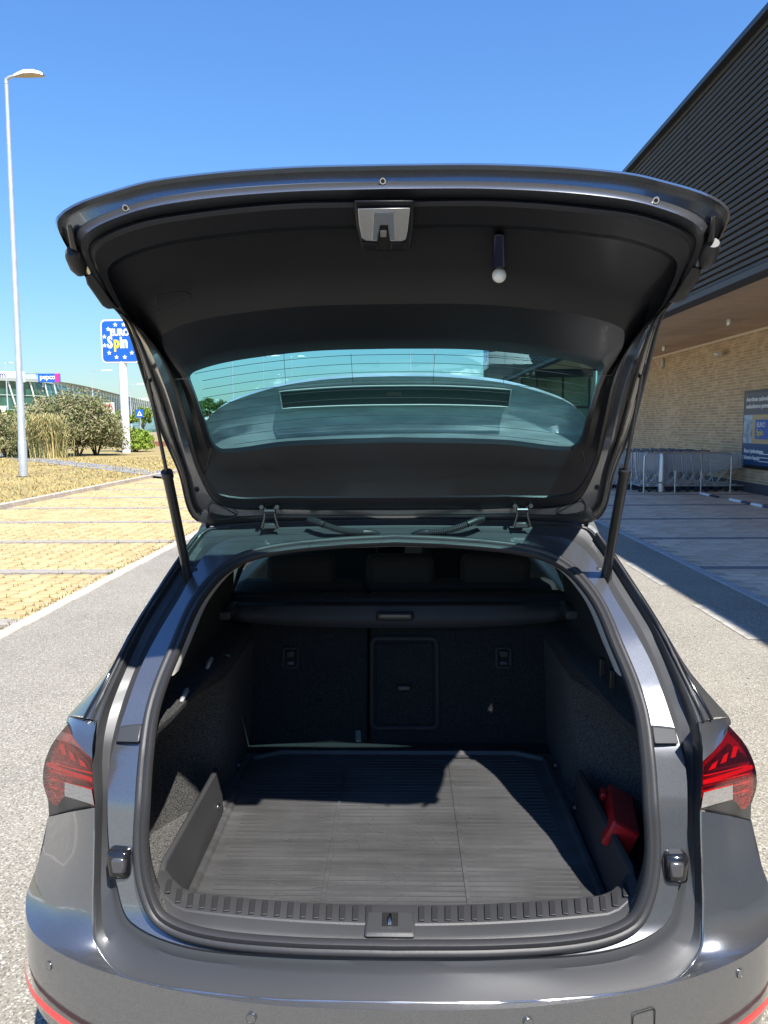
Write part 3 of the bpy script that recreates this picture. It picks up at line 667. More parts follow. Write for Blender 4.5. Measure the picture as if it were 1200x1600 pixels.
def tree(lab, c, H, R, mats, n, size):
    t = thing('tree', lab, 'tree', (c[0], c[1], 0))
    MB().tube([(0, 0, -.06), (.05, 0, H*.35), (0, .05, H*.7)], [.16, .12, .05], 8).build('trunk', M('bark', (.12, .085, .055)), t, local=True)
    lm = MB()
    for k in range(6): a_ = k*1.05; lm.tube([(0, 0, H*.35), (R*.5*math.cos(a_), R*.5*math.sin(a_), H*.7)], [.06, .02], 5)
    lm.build('limb', M('bark', (.12, .085, .055)), t, local=True)
    for i, mb_ in enumerate(leaves(n, (0, 0, H*.62), (R, R, H*.42), mats, size)): mb_.build('crown', mats[i], t, local=True)
GL = [leafm('tree_leaf', (.055, .10, .022), (.09, .15, .03)), leafm('tree_leaf_dark', (.04, .075, .02), (.06, .10, .025))]
BLG = [leafm('bright_leaf', (.14, .22, .025), (.20, .26, .04)), GL[0]]
x, y = gp(2, 70); tree('bright green young tree beside the far path', (x, y), 4.0, 1.5, BLG, 2500, .16)
x, y = gp(328, 160); tree('round green tree seen through the rear glass', (x, y), 7.5, 4.5, GL, 3000, .35)
x, y = gp(225, 105); tree('small yellow green tree behind the crossing sign', (x, y), 4.4, 1.8, BLG, 2000, .2)
x, y = gp(190, 120); tree('small olive tree between the totem pole and the mall', (x, y), 4.2, 1.9, BLG[::-1], 2000, .2)
# treeline and distant hedges on the horizon
hm = MB()
for _ in range(9000):
    X = rng.uniform(-160, 190); Y = 330+rng.uniform(0, 40); z = abs(rng.normal(0, 2.3))*(1.0+.5*math.sin(X*.06)+.3*math.sin(X*.21)); a = rng.uniform(0, 3.1); s_ = rng.uniform(.5, 1.1)
    hm.add([(X-s_, Y, z-s_*.6), (X+s_, Y+rng.normal(0, .5), z-s_*.4), (X+rng.normal(0, .4), Y, z+s_)], [(0, 1, 2)])
tag(hm.build('treeline', GL[1]), 'distant dark green treeline along the horizon beyond the car park', 'trees', kind='stuff')
t = thing('flower_planter', 'orange planter tub on the far paving by the crossing sign', 'planter', tuple(atY(207, 684, 84)))
p = atY(207, 688, 84); MB().lathe([(.5, 0), (.7, .7), (.62, .7), (.5, .55), (0, .55)], (p[0], 84, .0), 14).build('tub', M('terracotta', (.45, .16, .05), .8), t, smooth=40)
t = thing('red_kerb_wall', 'low reddish brick kerb wall beyond the verge', 'wall', tuple(atY(232, 695, 66)))
p = atY(236, 694, 66); MB().box((p[0]+.6, 66, .25), (3.4, .3, .5)).build('wall', M('red_brick', (.22, .09, .06), .9, noise=.2, nscale=3), t)
# ------------------------------------------------------------------ the car
CAR = thing('car', 'dark grey estate car with raised tailgate and empty boot on the road', 'car', (0, 3.6, 0))
RT_ = [(.55, 1.40), (.62, 1.425), (.67, 1.445), (.75, 1.465), (.9, 1.51), (1.0, 1.57), (1.1, 1.67), (1.2, 1.80), (1.3, 1.96), (1.36, 2.07), (1.40, 2.14), (1.44, 2.19), (1.47, 2.21), (1.52, 2.225)]
KT = [(.7, .27), (1.0, .22), (1.3, .14), (1.42, .06)]
def RY(x, z): return tab(z, RT_)+tab(z, KT)*x*x
def hitR(px, py, off=0.):
    d = ray(px, py); t = bis(lambda t: (CAM+d*t)[1]-RY((CAM+d*t)[0], (CAM+d*t)[2])-off, .9, 3.2); return CAM+d*t
OA = [(.4, .875), (.6, .885), (.75, .872), (.9, .845), (1.05, .80), (1.15, .77)]; OY = [(.4, 1.32), (.62, 1.30), (.75, 1.375), (.95, 1.45), (1.08, 1.56), (1.2, 1.7)]
def OYf(x, z):
    a = tab(z, OA); u = min(abs(x)/a, .9995); return tab(z, OY)+.55*(1-math.sqrt(1-u*u))
def hitO(px, py, off=0.):
    d = ray(px, py); t = bis(lambda t: (CAM+d*t)[1]-OYf((CAM+d*t)[0], (CAM+d*t)[2])-off, .9, 2.6); return CAM+d*t
def loop(ctl, off, fn=None, n=6):
    fn = fn or hitR; P = cat(ctl, n); offs = off if hasattr(off, '__len__') else [off]*len(ctl)
    oo = np.interp(np.linspace(0, len(ctl)-1, len(P)), range(len(ctl)), offs)
    L = [fn(p[0], p[1], o) for p, o in zip(P, oo)]
    return L
def centre(L):
    L = [p.copy() for p in L]
    if abs(L[0][0]) < .05: L[0][0] = 0
    if abs(L[-1][0]) < .05: L[-1][0] = 0
    return L
cA = [(619, 843), (537, 847), (451, 855), (399, 865), (365, 879), (335, 903), (303, 946), (275, 1010), (252, 1065), (237, 1115), (228, 1180), (223, 1250), (220, 1330), (228, 1390), (252, 1437), (320, 1464), (450, 1478), (617, 1483)]
cB = [(619, 829), (537, 831), (451, 834), (399, 838), (350, 845), (316, 872), (280, 935), (247, 990), (220, 1043), (196, 1110), (172, 1190), (168, 1250), (171, 1325), (181, 1375), (205, 1440), (300, 1480), (450, 1492), (617, 1498)]
cD = [(619, 811), (537, 812), (451, 814), (399, 816), (324, 826), (301, 850), (255, 918), (213, 985), (185, 1045), (152, 1125), (144, 1185), (148, 1262), (147, 1350), (146, 1420), (152, 1478), (200, 1527), (400, 1559), (617, 1566)]
A = centre(loop(cA, 0)); Bq = centre(loop(cB, [-.0]*18)); D = centre(loop(cD, [0, 0, 0, 0, 0, .0, .0, -.005, -.01, -.015, -.02, -.02, -.02, -.02, -.015, -.01, -.0, -.0]))
NS = len(A)
def lerpL(P, Q, s): return [p+(q-p)*s for p, q in zip(P, Q)]
def shiftY(L, dy, dz=0.): return [p+np.array([0, dy, dz]) for p in L]
def inward(L, d):                            # move towards the opening's centre
    c = np.array([0, 1.75, 1.05]); o = []
    for p in L:
        v = c-p; v[1] = 0; o.append(p+v/np.linalg.norm(v)*d)
    return o
# seal flange: inner wall strip (metallic), channel and outer edge
Ain = inward(A, .012); Aout = inward(A, -.012)
fl0 = shiftY(Aout, .020); strip_in = shiftY(Aout, .012)
strip = MB().grid([full(r) for r in (fl0, strip_in, lerpL(strip_in, Bq, .45), lerpL(strip_in, Bq, .9), Bq)])
BODY = strip.build('body_flange', PAINT, CAR, smooth=28)
w = np.linspace(0, 17, NS)
dep = np.interp(w, [0, 4, 5, 9, 10, 12, 14, 15, 17], [.01, .012, .04, .055, .05, .03, .016, .008, .004])
ch1 = [p+np.array([0, d_*.7, 0]) for p, d_ in zip(lerpL(Bq, D, .10), dep)]
wb = np.interp(w, [13.5, 15], [0, 1])
ca = [p+np.array([0, d_*.85, .003*k_]) for p, d_, k_ in zip(lerpL(Bq, D, .28), dep, wb)]; cb = [p+np.array([0, d_*.9, -.004*k_]) for p, d_, k_ in zip(lerpL(Bq, D, .31), dep, wb)]
ch2 = [p+np.array([0, d_, 0]) for p, d_ in zip(lerpL(Bq, D, .45), dep)]
ch3 = [p+np.array([0, d_*.8, 0]) for p, d_ in zip(lerpL(Bq, D, .80), dep)]
ch4 = [p+np.array([0, d_*.1, 0]) for p, d_ in zip(lerpL(Bq, D, .93), dep)]
MB().grid([full(r) for r in (Bq, ch1, ca, cb, ch2, ch3, ch4, D)]).build('tailgate_channel', PAINT_SHADE, CAR, smooth=26)  # recess shade painted in with the darkened car paint
# rubber weather strip with two lips
def nrmA(L):
    def f(i): return np.array([0, -1., .35])/1.06
    return f
loopA = full(A)[:-1]
pr = [(-.018, .0), (-.016, .011), (-.010, .016), (-.003, .013), (.000, .0105), (.004, .013), (.010, .0135), (.015, .007), (.015, -.004), (0, -.008)]
sweep(loopA, pr, nrmA(loopA)).build('weather_strip', RUBBER, CAR, smooth=60)
# pale inner pillar edge on the upper half of the opening
iu = [i for i in range(NS) if w[i] < 8.0]
ta = [inward(A, .013)[i] for i in iu]; tb = [inward(shiftY(A, .05), .022)[i] for i in iu]; tcx = [inward(shiftY(A, .012), .021)[i] for i in iu]
MB().grid([mir(x)[::-1]+x[1:] for x in (ta, tcx, tb)]).build('headliner_edge', LIGHTTRIM, CAR, smooth=60)
# ---- rear skin: bumper shoulder, bumper, quarter panels
i11 = min(range(NS), key=lambda i: abs(w[i]-11)); Dl = D[i11:]
cF = [np.array(p) for p in ((-.868, 1.80, .755), (-.880, 1.765, .665), (-.885, 1.70, .60), (-.789, 1.558, .605), (-.575, 1.425, .622), (-.28, 1.33, .640), (0, 1.303, .648))]
Fl = cat(cF, 6); assert len(Fl) == len(Dl)
e1 = lerpL(Dl, Fl, .03); e1 = [p+np.array([0, -.004, .002]) for p in e1]
e2 = [p+np.array([0, -.006, .004]) for p in lerpL(Dl, Fl, .5)]
MB().grid([full(r) for r in (Dl, e1, e2, lerpL(Dl, Fl, .9), Fl)]).build('bumper_shoulder', PAINT, CAR, smooth=55)
def low(s, z): return [np.array([p[0]*s, 1.303*0+p[1]+ (1-s)*.9*(abs(p[0])<.86)*.0+ (1-s)*.6, z]) for p in Fl]
FXs = [p[0] for p in Fl]; FYs = [p[1] for p in Fl]
def FYf(x): return float(np.interp(-abs(x), FXs[2*6:], FYs[2*6:]))
def hitF(px, py, off=0.):
    d = ray(px, py); t = bis(lambda t: (CAM+d*t)[1]-FYf((CAM+d*t)[0])-off, .9, 2.2); return CAM+d*t
rows_ = [Fl, [p+np.array([0, .0, -.012])*1.0+np.array([p[0]*.002, 0, 0]) for p in Fl], [np.array([p[0]*1.004, p[1]-.004, .52]) for p in Fl], [np.array([p[0]*.998, p[1]+.006, .405]) for p in Fl]]
MB().grid([full(r) for r in rows_]).build('bumper', PAINT, CAR, smooth=35)
rows2 = [[np.array([p[0]*.99, p[1]+.012, .407]) for p in Fl], [np.array([p[0]*.985, p[1]+.02, .36]) for p in Fl], [np.array([p[0]*.93, p[1]+.10, .24]) for p in Fl]]
MB().grid([full(r) for r in rows2]).build('bumper_skirt', BLACKP, CAR, smooth=40)
hem = full([p+np.array([0, -.001, .0005]) for p in Dl]); MB().tube(hem, .0024, 6).build('hem_glint', M('hem_glint_paint', (.30, .31, .33), .22, .9, coat=1), CAR, smooth=60)  # tube in lighter paint added to draw the sun glint along the hem
# side chain (rear silhouette of the flank) E
cE = [(319, 823), (291, 854), (247, 918), (203, 988), (165, 1050), (107, 1118)]
Ech = cat([hitR(*p, .02+.012*i) for i, p in enumerate(cE)], 6)
i4 = min(range(NS), key=lambda i: abs(w[i]-4)); i9 = min(range(NS), key=lambda i: abs(w[i]-9))
Du = D[i4:i9+1]; assert len(Du) == len(Ech)
quart = [Du, [p+np.array([0, -.006, .0]) for p in lerpL(Du, Ech, .08)], [p+np.array([0, -.008, .008]) for p in lerpL(Du, Ech, .5)], Ech]
MB().grid(quart).build('quarter_panel', PAINT, CAR, smooth=40); MB().grid([mir(r) for r in quart], flip=True).build('quarter_panel', PAINT, CAR, smooth=40)
# twin black drip rubbers along the shut line
for sgn in (0, 1):
    for k, o_ in enumerate((.13, .36)):
        L = [p+np.array([0, -.012, .004]) for p in lerpL(Du, Ech, o_)]
        L = L if sgn == 0 else mir(L)
        MB().tube(L[3:], .0042, 6).build('drip_rubber', GLOSSB if k else RUBBER, CAR, smooth=60)
# flank loft
ch = list(Ech[::2])
tl = [np.array(p) for p in ((-.770, 1.85, 1.0), (-.825, 1.88, .90), (-.850, 1.88, .82), (-.868, 1.80, .755), (-.880, 1.765, .665), (-.885, 1.72, .595), (-.885, 1.74, .46), (-.86, 1.80, .30), (-.82, 1.84, .22))]
chain = ch+tl
SIDE = [(.2, .80), (.3, .86), (.45, .895), (.6, .905), (.75, .908), (.9, .89), (.97, .872), (1.05, .825), (1.165, .745), (1.34, .645), (1.42, .585), (1.46, .545)]
def roofz(Y): return tab(Y, [(2.1, 1.452), (2.6, 1.475), (3.2, 1.48), (3.9, 1.45), (4.3, 1.30), (4.85, 1.02), (5.3, .95), (5.75, .84), (5.98, .62)])
def plan(Y): return tab(Y, [(1.8, .965), (2.2, .98), (2.7, 1.0), (4.6, 1.0), (5.2, .98), (5.6, .92), (5.85, .80), (6.0, .62)])
Ys = [2.45, 2.7, 3.0, 3.28, 3.36, 3.7, 4.1, 4.3, 4.6, 4.85, 5.1, 5.4, 5.65, 5.85, 5.98]
def spt(z0, Y):
    H = roofz(Y); z = z0 if H > 1.44 else (z0 if z0 < .9 else .9+(z0-.9)*max(H-.02-.9, .0)/(1.452-.9))
    z = min(z, H-.01); return np.array([-tab(z0 if H > 1.2 else min(z0, .95), SIDE)*plan(Y), Y, z])
zs = [min(p[2], 1.452) for p in chain]
cols = [chain]+[[p+(spt(z, 2.45)-p)*.5+np.array([-.008, 0, 0]) for p, z in zip(chain, zs)]]+[[spt(z, Y) for z in zs] for Y in Ys]
colY = [1.9, 2.2]+Ys
skin = MB(); glass = MB(); skin2 = MB(); glass2 = MB()
for j in range(len(cols)-1):
    for i in range(len(chain)-1):
        za = (zs[i]+zs[i+1])/2; ya = (colY[j]+colY[j+1])/2
        wh = any((yc-.36 < ya < yc+.36) and za < .62 for yc in (2.28, 4.97))
        if wh and za < .55: continue
        isg = 1.0 < za < 1.385 and 2.3 < ya < 4.5 and not (3.28 < ya < 3.36)
        q = [cols[j][i], cols[j][i+1], cols[j+1][i+1], cols[j+1][i]]
        (glass if isg else skin).add(q, [(0, 1, 2, 3)]); (glass2 if isg else skin2).add(mir(q), [(3, 2, 1, 0)])
for a_, b_ in ((skin, glass), (skin2, glass2)): a_.build('side_panel', PAINT, CAR, smooth=35); b_.build('side_window', CARGLASS, CAR, smooth=35)
# roof, windscreen, bonnet
tops = [c[0] for c in cols]; rf = MB(); ws = MB()
topY = [2.2]+[2.3]+Ys; D0 = D[:i4+1]
for j in range(1, len(cols)-1):
    a, b_ = tops[j], tops[j+1]
    for k in range(8):
        u0, u1 = 1-2*k/8, 1-2*(k+1)/8
        def pt(p, u): return np.array([p[0]*u, p[1], max(p[2], .0)+.028*(1-u*u)])
        q = [pt(a, u0), pt(a, u1), pt(b_, u1), pt(b_, u0)]
        (ws if 3.9 < (colY[j]+colY[j+1])/2 < 4.86 else rf).add(q, [(0, 3, 2, 1)])
a = tops[1]; n_ = len(full(D0))
rp_ = MB().grid([full(D0), [np.array([a[0]*(p[0]/abs(D0[-1][0]))*-1*-1, a[1], a[2]+.028*(1-min(1, (p[0]/a[0])**2))]) for p in full(D0)]])
rp_.build('roof_rear_panel', PAINT, CAR, smooth=35)
re_ = MB().grid([full(D0), shiftY(full(D0), .05, -.05)])
re_.build('roof_rear_edge', PAINT_SHADE, CAR, smooth=35)  # darkened paint stands in for shade under the raised tailgate
rf.build('roof', PAINT, CAR, smooth=35)
ws.build('windscreen', CARGLASS, CAR, smooth=35)
# wheels
def wheel(x, y):
    wt = MB().lathe([(.21, -.10), (.29, -.11), (.318, -.09), (.322, 0), (.318, .09), (.29, .11), (.21, .10)], (x, y, .318), 32, ax='x').build('wheel', M('tyre', (.02, .02, .021), .8), CAR, smooth=40)
    MB().lathe([(0, .05), (.06, .06), (.20, .085), (.22, .10), (.22, -.1), (.0, -.08)], (x, y, .318), 24, ax='x').build('rim', SILVER, wt, smooth=30)
for x in (-.78, .78):
    for y in (2.28, 4.97): wheel(x, y)
MB().box((0, 3.7, .28), (1.5, 4.2, .12)).build('underbody', BLACKP, CAR)
# ---- tail lights
LENS = M('tail_lens_red', (.26, .006, .008), .2, coat=1, coatr=.02, noise=.25, nscale=30); LENSB = M('tail_lens_bright', (.75, .03, .03), .25, coat=1, coatr=.02); LENSD = M('tail_lens_dark', (.045, .002, .004), .08, coat=1)
REDGLASS = glassmat('tail_glass', (.85, .16, .17), 1.0)
CLEAR = M('tail_lens_clear', (.20, .19, .185), .16, coat=1, coatr=.02, noise=.3, nscale=60, aniso=(1, 1, 8))
def hitL(px, py, off): return atY(px, py, 1.60+.21*max(0, (149-px)/82)**1.35+off)
def patch(top, bot, lef, rig, n, m, off):          # Coons patch in the picture, laid on the car's corner
    T, B_, L, R = cat(top, 6), cat(bot, 6), cat(lef, 6), cat(rig, 6)
    def S(C, u): f = u*(len(C)-1); i = min(int(f), len(C)-2); return C[i]+(C[i+1]-C[i])*(f-i)
    rows = []
    for j in range(m+1):
        v = j/m; r = []
        for i in range(n+1):
            u = i/n
            p = (1-v)*S(T, u)+v*S(B_, u)+(1-u)*S(L, v)+u*S(R, v)-((1-u)*(1-v)*T[0]+u*(1-v)*T[-1]+(1-u)*v*B_[0]+u*v*B_[-1])
            r.append(hitL(p[0], p[1], off))
        rows.append(r)
    return rows
O2 = hitO
top = [(144, 1186), (128, 1170), (113, 1150), (106, 1131)]; rig = [(106, 1131), (84, 1158), (70, 1190), (67, 1222), (75, 1250)]
lef = [(144, 1186), (146, 1225), (149, 1260)]; bot = [(149, 1260), (122, 1252), (100, 1245), (89, 1259), (75, 1250)]
for sgn in (1, -1):
    def mm(r): return r if sgn == 1 else [mir(q) for q in r]
    gl_ = mm(patch(top, bot, lef, rig, 14, 10, -.012)); g0 = mm(patch(top, bot, lef, rig, 14, 10, .010)); back = [[p+np.array([.03*sgn, .07, 0]) for p in r] for r in g0]
    tlm = MB().grid(g0, flip=sgn == 1); g0 = gl_
    edge = g0[0]+[r[-1] for r in g0[1:]]+g0[-1][::-1][1:]+[r[0] for r in g0[::-1]][1:]
    eb = [p+(p-CAM)*.04 for p in edge]; tlm.grid([edge, eb])
    TL = tlm.build('tail_light', LENS, CAR, smooth=50); MB().grid(gl_, flip=sgn == 1).build('lens', REDGLASS, TL, smooth=60)
    for k_ in range(9):
        yy = 1200+k_*6.2; rb_ = [hitL(143-u_*64, yy+2+(-14 if u_ > .6 else 0)*0-u_*16, .007) for u_ in np.linspace(0, 1, 10)]; rb_ = rb_ if sgn == 1 else mir(rb_)
        MB().tube(rb_, .0016, 5).build('reflector_rib', LENSB if k_ % 2 else LENSD, TL, smooth=60)
    MB().grid(mm(patch([(143, 1234), (122, 1228), (101, 1222)], [(147, 1258), (122, 1250), (101, 1244)], [(143, 1234), (147, 1258)], [(101, 1222), (101, 1244)], 6, 4, -.0145)), flip=sgn == 1).build('reversing_lens', CLEAR, TL, smooth=60)
    MB().grid(mm(patch([(100, 1217), (88, 1214)], [(100, 1247), (89, 1256)], [(100, 1217), (100, 1247)], [(88, 1214), (89, 1256)], 3, 4, .004)), flip=sgn == 1).build('lens_notch', LENSD, TL, smooth=60)
    MB().grid(mm(patch([(141, 1192), (126, 1177), (107, 1158)], [(142, 1211), (112, 1200), (74, 1184)], [(141, 1192), (142, 1211)], [(107, 1158), (74, 1184)], 8, 4, .006)), flip=sgn == 1).build('upper_lens', LENSD, TL, smooth=60)
    for q in ([(93, 1163), (100, 1163), (104, 1181), (97, 1179)], [(107, 1172), (114, 1177), (119, 1190), (110, 1186)], [(122, 1184), (131, 1191), (136, 1200), (126, 1196)]):
        MB().grid(mm(patch([q[0], q[1]], [q[3], q[2]], [q[0], q[3]], [q[1], q[2]], 2, 2, .002)), flip=sgn == 1).build('light_blade', LENSB, TL)
    MB().grid(mm(patch([(144, 1215), (112, 1205), (72, 1190)], [(144, 1222), (110, 1211), (70, 1196)], [(144, 1215), (144, 1222)], [(72, 1190), (70, 1196)], 8, 2, .002)), flip=sgn == 1).build('light_bar', LENSB, TL, smooth=60)
    # painted corner between quarter panel and lens
    tr_ = [Du[-1]+(Ech[-1]-Du[-1])*u_ for u_ in np.linspace(0, 1, 15)]; tr_ = tr_ if sgn == 1 else mir(tr_); lr_ = g0[0]
    cp = [tr_]+[[p+(q-p)*s_+np.array([0, -.012*math.sin(math.pi*s_), 0]) for p, q in zip(tr_, lr_)] for s_ in (.33, .66, 1.0)]
    MB().grid(cp, flip=sgn == 1).build('corner_panel', PAINT, CAR, smooth=60)
    fl_ = [Dl[0]+(Fl[0]-Dl[0])*u_+np.array([0, .004, 0]) for u_ in np.linspace(0, 1, 15)]; fl_ = fl_ if sgn == 1 else mir(fl_)
    MB().grid([g0[-1], fl_], flip=sgn == 1).build('lamp_lower_panel', PAINT_SHADE, CAR, smooth=60)
    # dark lamp side wall closing the gap beside the lens
    dw = [D[i] for i in range(NS) if 9.0 <= w[i] <= 11.0]; dw2 = [hitL(*p, .0) for p in cat([(150, 1126), (144, 1186), (149, 1261)], 6)]
    dw = mm([dw])[0]; dw2 = mm([dw2])[0]
    MB().grid([dw, dw2]).build('lamp_side_wall', GLOSSB, CAR, smooth=60)
    # infill skin behind the lens so nothing shows through
    inf = [mm([[p+np.array([0, .05, 0]) for p in Dl[:1]]])[0]]
    # overlapping cover on the flange at lamp height
    q4 = [hitR(*p, o_) for p, o_ in (((221, 1133), -.006), ((186, 1136), -.006), ((150, 1183), -.004), ((180, 1160), -.012), ((217, 1160), -.012), ((221, 1150), -.012))]
    q4 = [q4[0], q4[1], q4[3], q4[4]]
    q4 = q4 if sgn == 1 else mir(q4)
    MB().poly(q4, (0, .012, 0)).build('flange_cover', PAINT_SHADE, CAR, bev=.003, smooth=40)
    # buffer box in the channel
    bc = hitR(186, 1350, -.004); bx = bc[0]*sgn
    bo = rbox('buffer_seat', (bx, bc[1]+.012, bc[2]), (.052, .05, .066), GLOSSB, CAR, bev=.012)
    rbox('buffer_pad', (bx+.004*sgn, bc[1]-.014, bc[2]+.004), (.030, .012, .036), M('smoke_plastic', (.05, .05, .055), .2, coat=.5), bo, bev=.006)
    # reflector strip low on the bumper
    rr = [p*np.array([1.004, 1, 0])+np.array([0, -.012, .478]) for p in Fl[13:25]]; rb = [p+np.array([0, 0, -.022]) for p in rr]
    rr, rb = (rr, rb) if sgn == 1 else (mir(rr), mir(rb))
    MB().grid([rr, [p+np.array([0, -.006, -.01]) for p in rr], rb]).build('reflector', LENSB, CAR, smooth=60)
# parking sensors and tow cover
for px, py in ((78, 1508), (393, 1590), (825, 1597), (1155, 1520)):
    p = hitF(px, py, -.001); e = 1e-3
    nx = (FYf(p[0]+e)-FYf(p[0]-e))/(2*e); n3 = np.array([nx, -1, 0]); n3 /= np.linalg.norm(n3)
    a_ = np.cross(n3, [0, 0, 1]); rg = [p+n3*.003+.0092*(math.cos(t_)*a_+math.sin(t_)*np.array([0, 0, 1])) for t_ in np.linspace(0, 2*math.pi, 20, endpoint=False)]
    so_ = MB().poly([q-n3*.01 for q in rg], n3*.0105).build('parking_sensor', PAINT, CAR)
    MB().tube(rg, .0007, 5, closed=True).build('sensor_ring', DARKSTEEL, so_)
tc0 = hitF(1006, 1598, -.004); MB().tube([np.array([tc0[0]+dx, FYf(tc0[0]+dx)-.0045, tc0[2]+dz]) for dx, dz in rrect(.024, .024, .006, 3)], .0011, 5, closed=True).build('tow_cover', BLACKP, CAR)
# ---- boot interior
ZF = .612
MB().box((0, 2.03, ZF-.02), (1.34, .94, .04)).build('boot_floor', CARPET_LIT, CAR); MB().box((0, 2.57, ZF-.02), (1.34, .136, .042)).build('boot_floor_shaded', DCARPET, CAR)  # far strip in darker carpet, hiding sun that falls through the glass
L0 = inward(shiftY(A, .015), .010)
i5, i14 = [min(range(NS), key=lambda i: abs(w[i]-k)) for k in (4.6, 14.0)]
edge = [L0[i] for i in range(i5, i14+1)]
def wallx(Y, z):
    b_ = tab(z, [(.6, .520), (.80, .520), (1.0, .520), (1.015, .53), (1.03, .60), (1.2, .60), (1.36, .53)])
    f = max(0, min(1, (2.22-Y)/.18)); f = f*f*(3-2*f); h_ = max(0, min(1, (1.02-z)/.15))
    g_ = max(0, min(1, (2.0-Y)/.4)); 
    return b_+.15*f*h_+.02*g_*(1-h_)
for sgn in (1, -1):
    c0 = edge; c1 = [p+np.array([-.012, .05, 0]) for p in edge]
    rows = [c0, c1]
    for t_ in (.12, .25, .4, .55, .7, .85, 1.0):
        r = []
        for p in edge:
            z = max(p[2]-.0, ZF) if p[2] > .72 else ZF+(p[2]-edge[-1][2])*(.72-ZF)/max(.72-edge[-1][2], .01)
            z = min(z, 1.36); ye = 2.60+(z-.62)*.28; Y = p[1]+.05+(ye-p[1]-.05)*t_
            zz = p[2]+(z-p[2])*min(1, t_*5)
            r.append(np.array([-wallx(Y, z), Y, zz]))
        rows.append(r)
    if sgn == -1: rows = [mir(r) for r in rows]
    kz = next(i for i, p in enumerate(edge) if p[2] < .97)
    MB().grid([r[:kz+1] for r in rows]).build('upper_side_trim', M('upper_carpet_shaded', (.010, .010, .011), .95, bump=.8, bscale=420, bdist=.005, col2=(.075, .075, .075), nscale=300, detail=2, spec=.2), CAR, smooth=50); MB().grid([r[kz:] for r in rows]).build('side_trim', CARPET_LIT, CAR, smooth=50)  # upper wall: same carpet darkened to look shaded
# divider plates of the side bins
for sgn in (1, -1):
    P = [(-.493, 1.66, .614), (-.50, 2.10, .614), (-.518, 2.15, .66), (-.522, 2.135, .728), (-.512, 2.08, .735), (-.528, 1.66, .722), (-.526, 1.615, .70), (-.503, 1.625, .66)]
    P = [np.array(p) for p in P]; P = P if sgn == 1 else mir(P)
    MB().poly(P, (-.014*sgn, 0, .004)).build('bin_divider', M('divider_plastic', (.030, .030, .032), .55, noise=.08, nscale=8, bump=.15, bscale=500, bdist=.002), CAR, bev=.004, smooth=40)
# sill plate
def sy(x): return 1.463+.20*x*x
xsn = np.linspace(-.535, .535, 41); cz = [(1-max(0, (abs(x)-.40)/.145)**2*0.0) for x in xsn]
def lift(x): return .05*max(0, (abs(x)-.45)/.095)**2
prs = [(-.012, .655), (0, .672), (.010, .677), (.040, .678), (.043, .681), (.098, .684), (.106, .680), (.125, .645), (.135, .60)]
SILL = MB().grid([[np.array([x, sy(x)+a_+ (lift(x)*.9), z_+lift(x)*.8]) for x in xsn] for a_, z_ in prs]).build('sill_plate', M('sill_plastic', (.040, .0405, .042), .50, noise=.10, nscale=7, bump=.25, bscale=500, bdist=.003), CAR, smooth=30)
rsrc = None
for k in range(-18, 19):
    x = k*.0282
    if abs(x) < .052: continue
    if rsrc is None: rsrc = rbox('sill_rib', (0, 0, 0), (.0125, .046, .004), M('rib_dark', (.018, .018, .019), .6), SILL, bev=.0015, local=True); o = rsrc
    else: o = inst(rsrc)
    o.location = (x, sy(x)+.070+lift(x)*.9, .6825+.002+lift(x)*.8+.0005); o.rotation_euler = (.05, 0, -.4*x)
sx0 = -.010
rbox('striker_cover', (sx0, 1.502, .681), (.104, .076, .012), MATS['sill_plastic'], SILL, bev=.006)
rbox('striker_recess', (sx0, 1.510, .6865), (.034, .044, .004), M('void_black', (.003, .003, .003), .9), SILL, bev=.001)
MB().tube([(sx0, 1.494, .675), (sx0, 1.494, .690), (sx0, 1.506, .694), (sx0, 1.522, .688)], .0048, 10).build('striker_pin', STEEL, SILL, smooth=60)
# seat backs
def seatY(z): return 2.585+(z-.60)*.28
def slab(name, x0, x1, z0, z1, dy, mat, parent, th=.05, bev=.012):
    V = []
    for x in (x0, x1):
        for z in (z0, z1):
            V += [(x, seatY(z)+dy, z), (x, seatY(z)+dy+th, z)]
    return mesh(name, V, [(0, 1, 3, 2), (4, 6, 7, 5), (0, 4, 5, 1), (2, 3, 7, 6), (0, 2, 6, 4), (1, 5, 7, 3)], mat, parent, bev=bev, smooth=40)
SEATL = slab('seat_back', -.62, -.108, .60, 1.12, 0, DCARPET, CAR); SEATR = slab('seat_back', -.100, .62, .60, 1.12, 0, DCARPET, CAR)
def onseat(px, py, dy=0.):
    d = ray(px, py); t_ = bis(lambda t: (CAM+d*t)[1]-seatY((CAM+d*t)[2])-dy, 1.5, 4); return CAM+d*t_
def seatframe(px0, py0, px1, py1, name, parent, rad, mat, r=.02):
    a_, b_ = onseat(px0, py0, -.004), onseat(px1, py1, -.004); cx, cz_ = (a_[0]+b_[0])/2, (a_[2]+b_[2])/2
    P = [np.array([cx+x, seatY(cz_+z)-.004, cz_+z]) for x, z in rrect(abs(b_[0]-a_[0])/2, abs(a_[2]-b_[2])/2, r, 4)]
    return MB().tube(P, rad, 6, closed=True).build(name, mat, parent, smooth=60), cx, cz_
SH, cx, cz_ = seatframe(581, 997, 684, 1138, 'ski_hatch_frame', SEATR, .0085, M('frame_grey', (.045, .045, .047), .45))
a_ = onseat(588, 1004); b_ = onseat(677, 1131); slab('ski_hatch_door', a_[0], b_[0], b_[2], a_[2], -.006, DCARPET, SEATR, .02, .004)
lt = onseat(631, 1075, -.012); rbox('ski_hatch_latch', tuple(lt), (.05, .016, .022), BLACKP, SEATR, bev=.004)
rbox('ski_hatch_latch_slot', (lt[0], lt[1]-.008, lt[2]+.002), (.038, .004, .009), M('smoke_plastic', (.1, .1, .11)), SEATR, bev=.001)
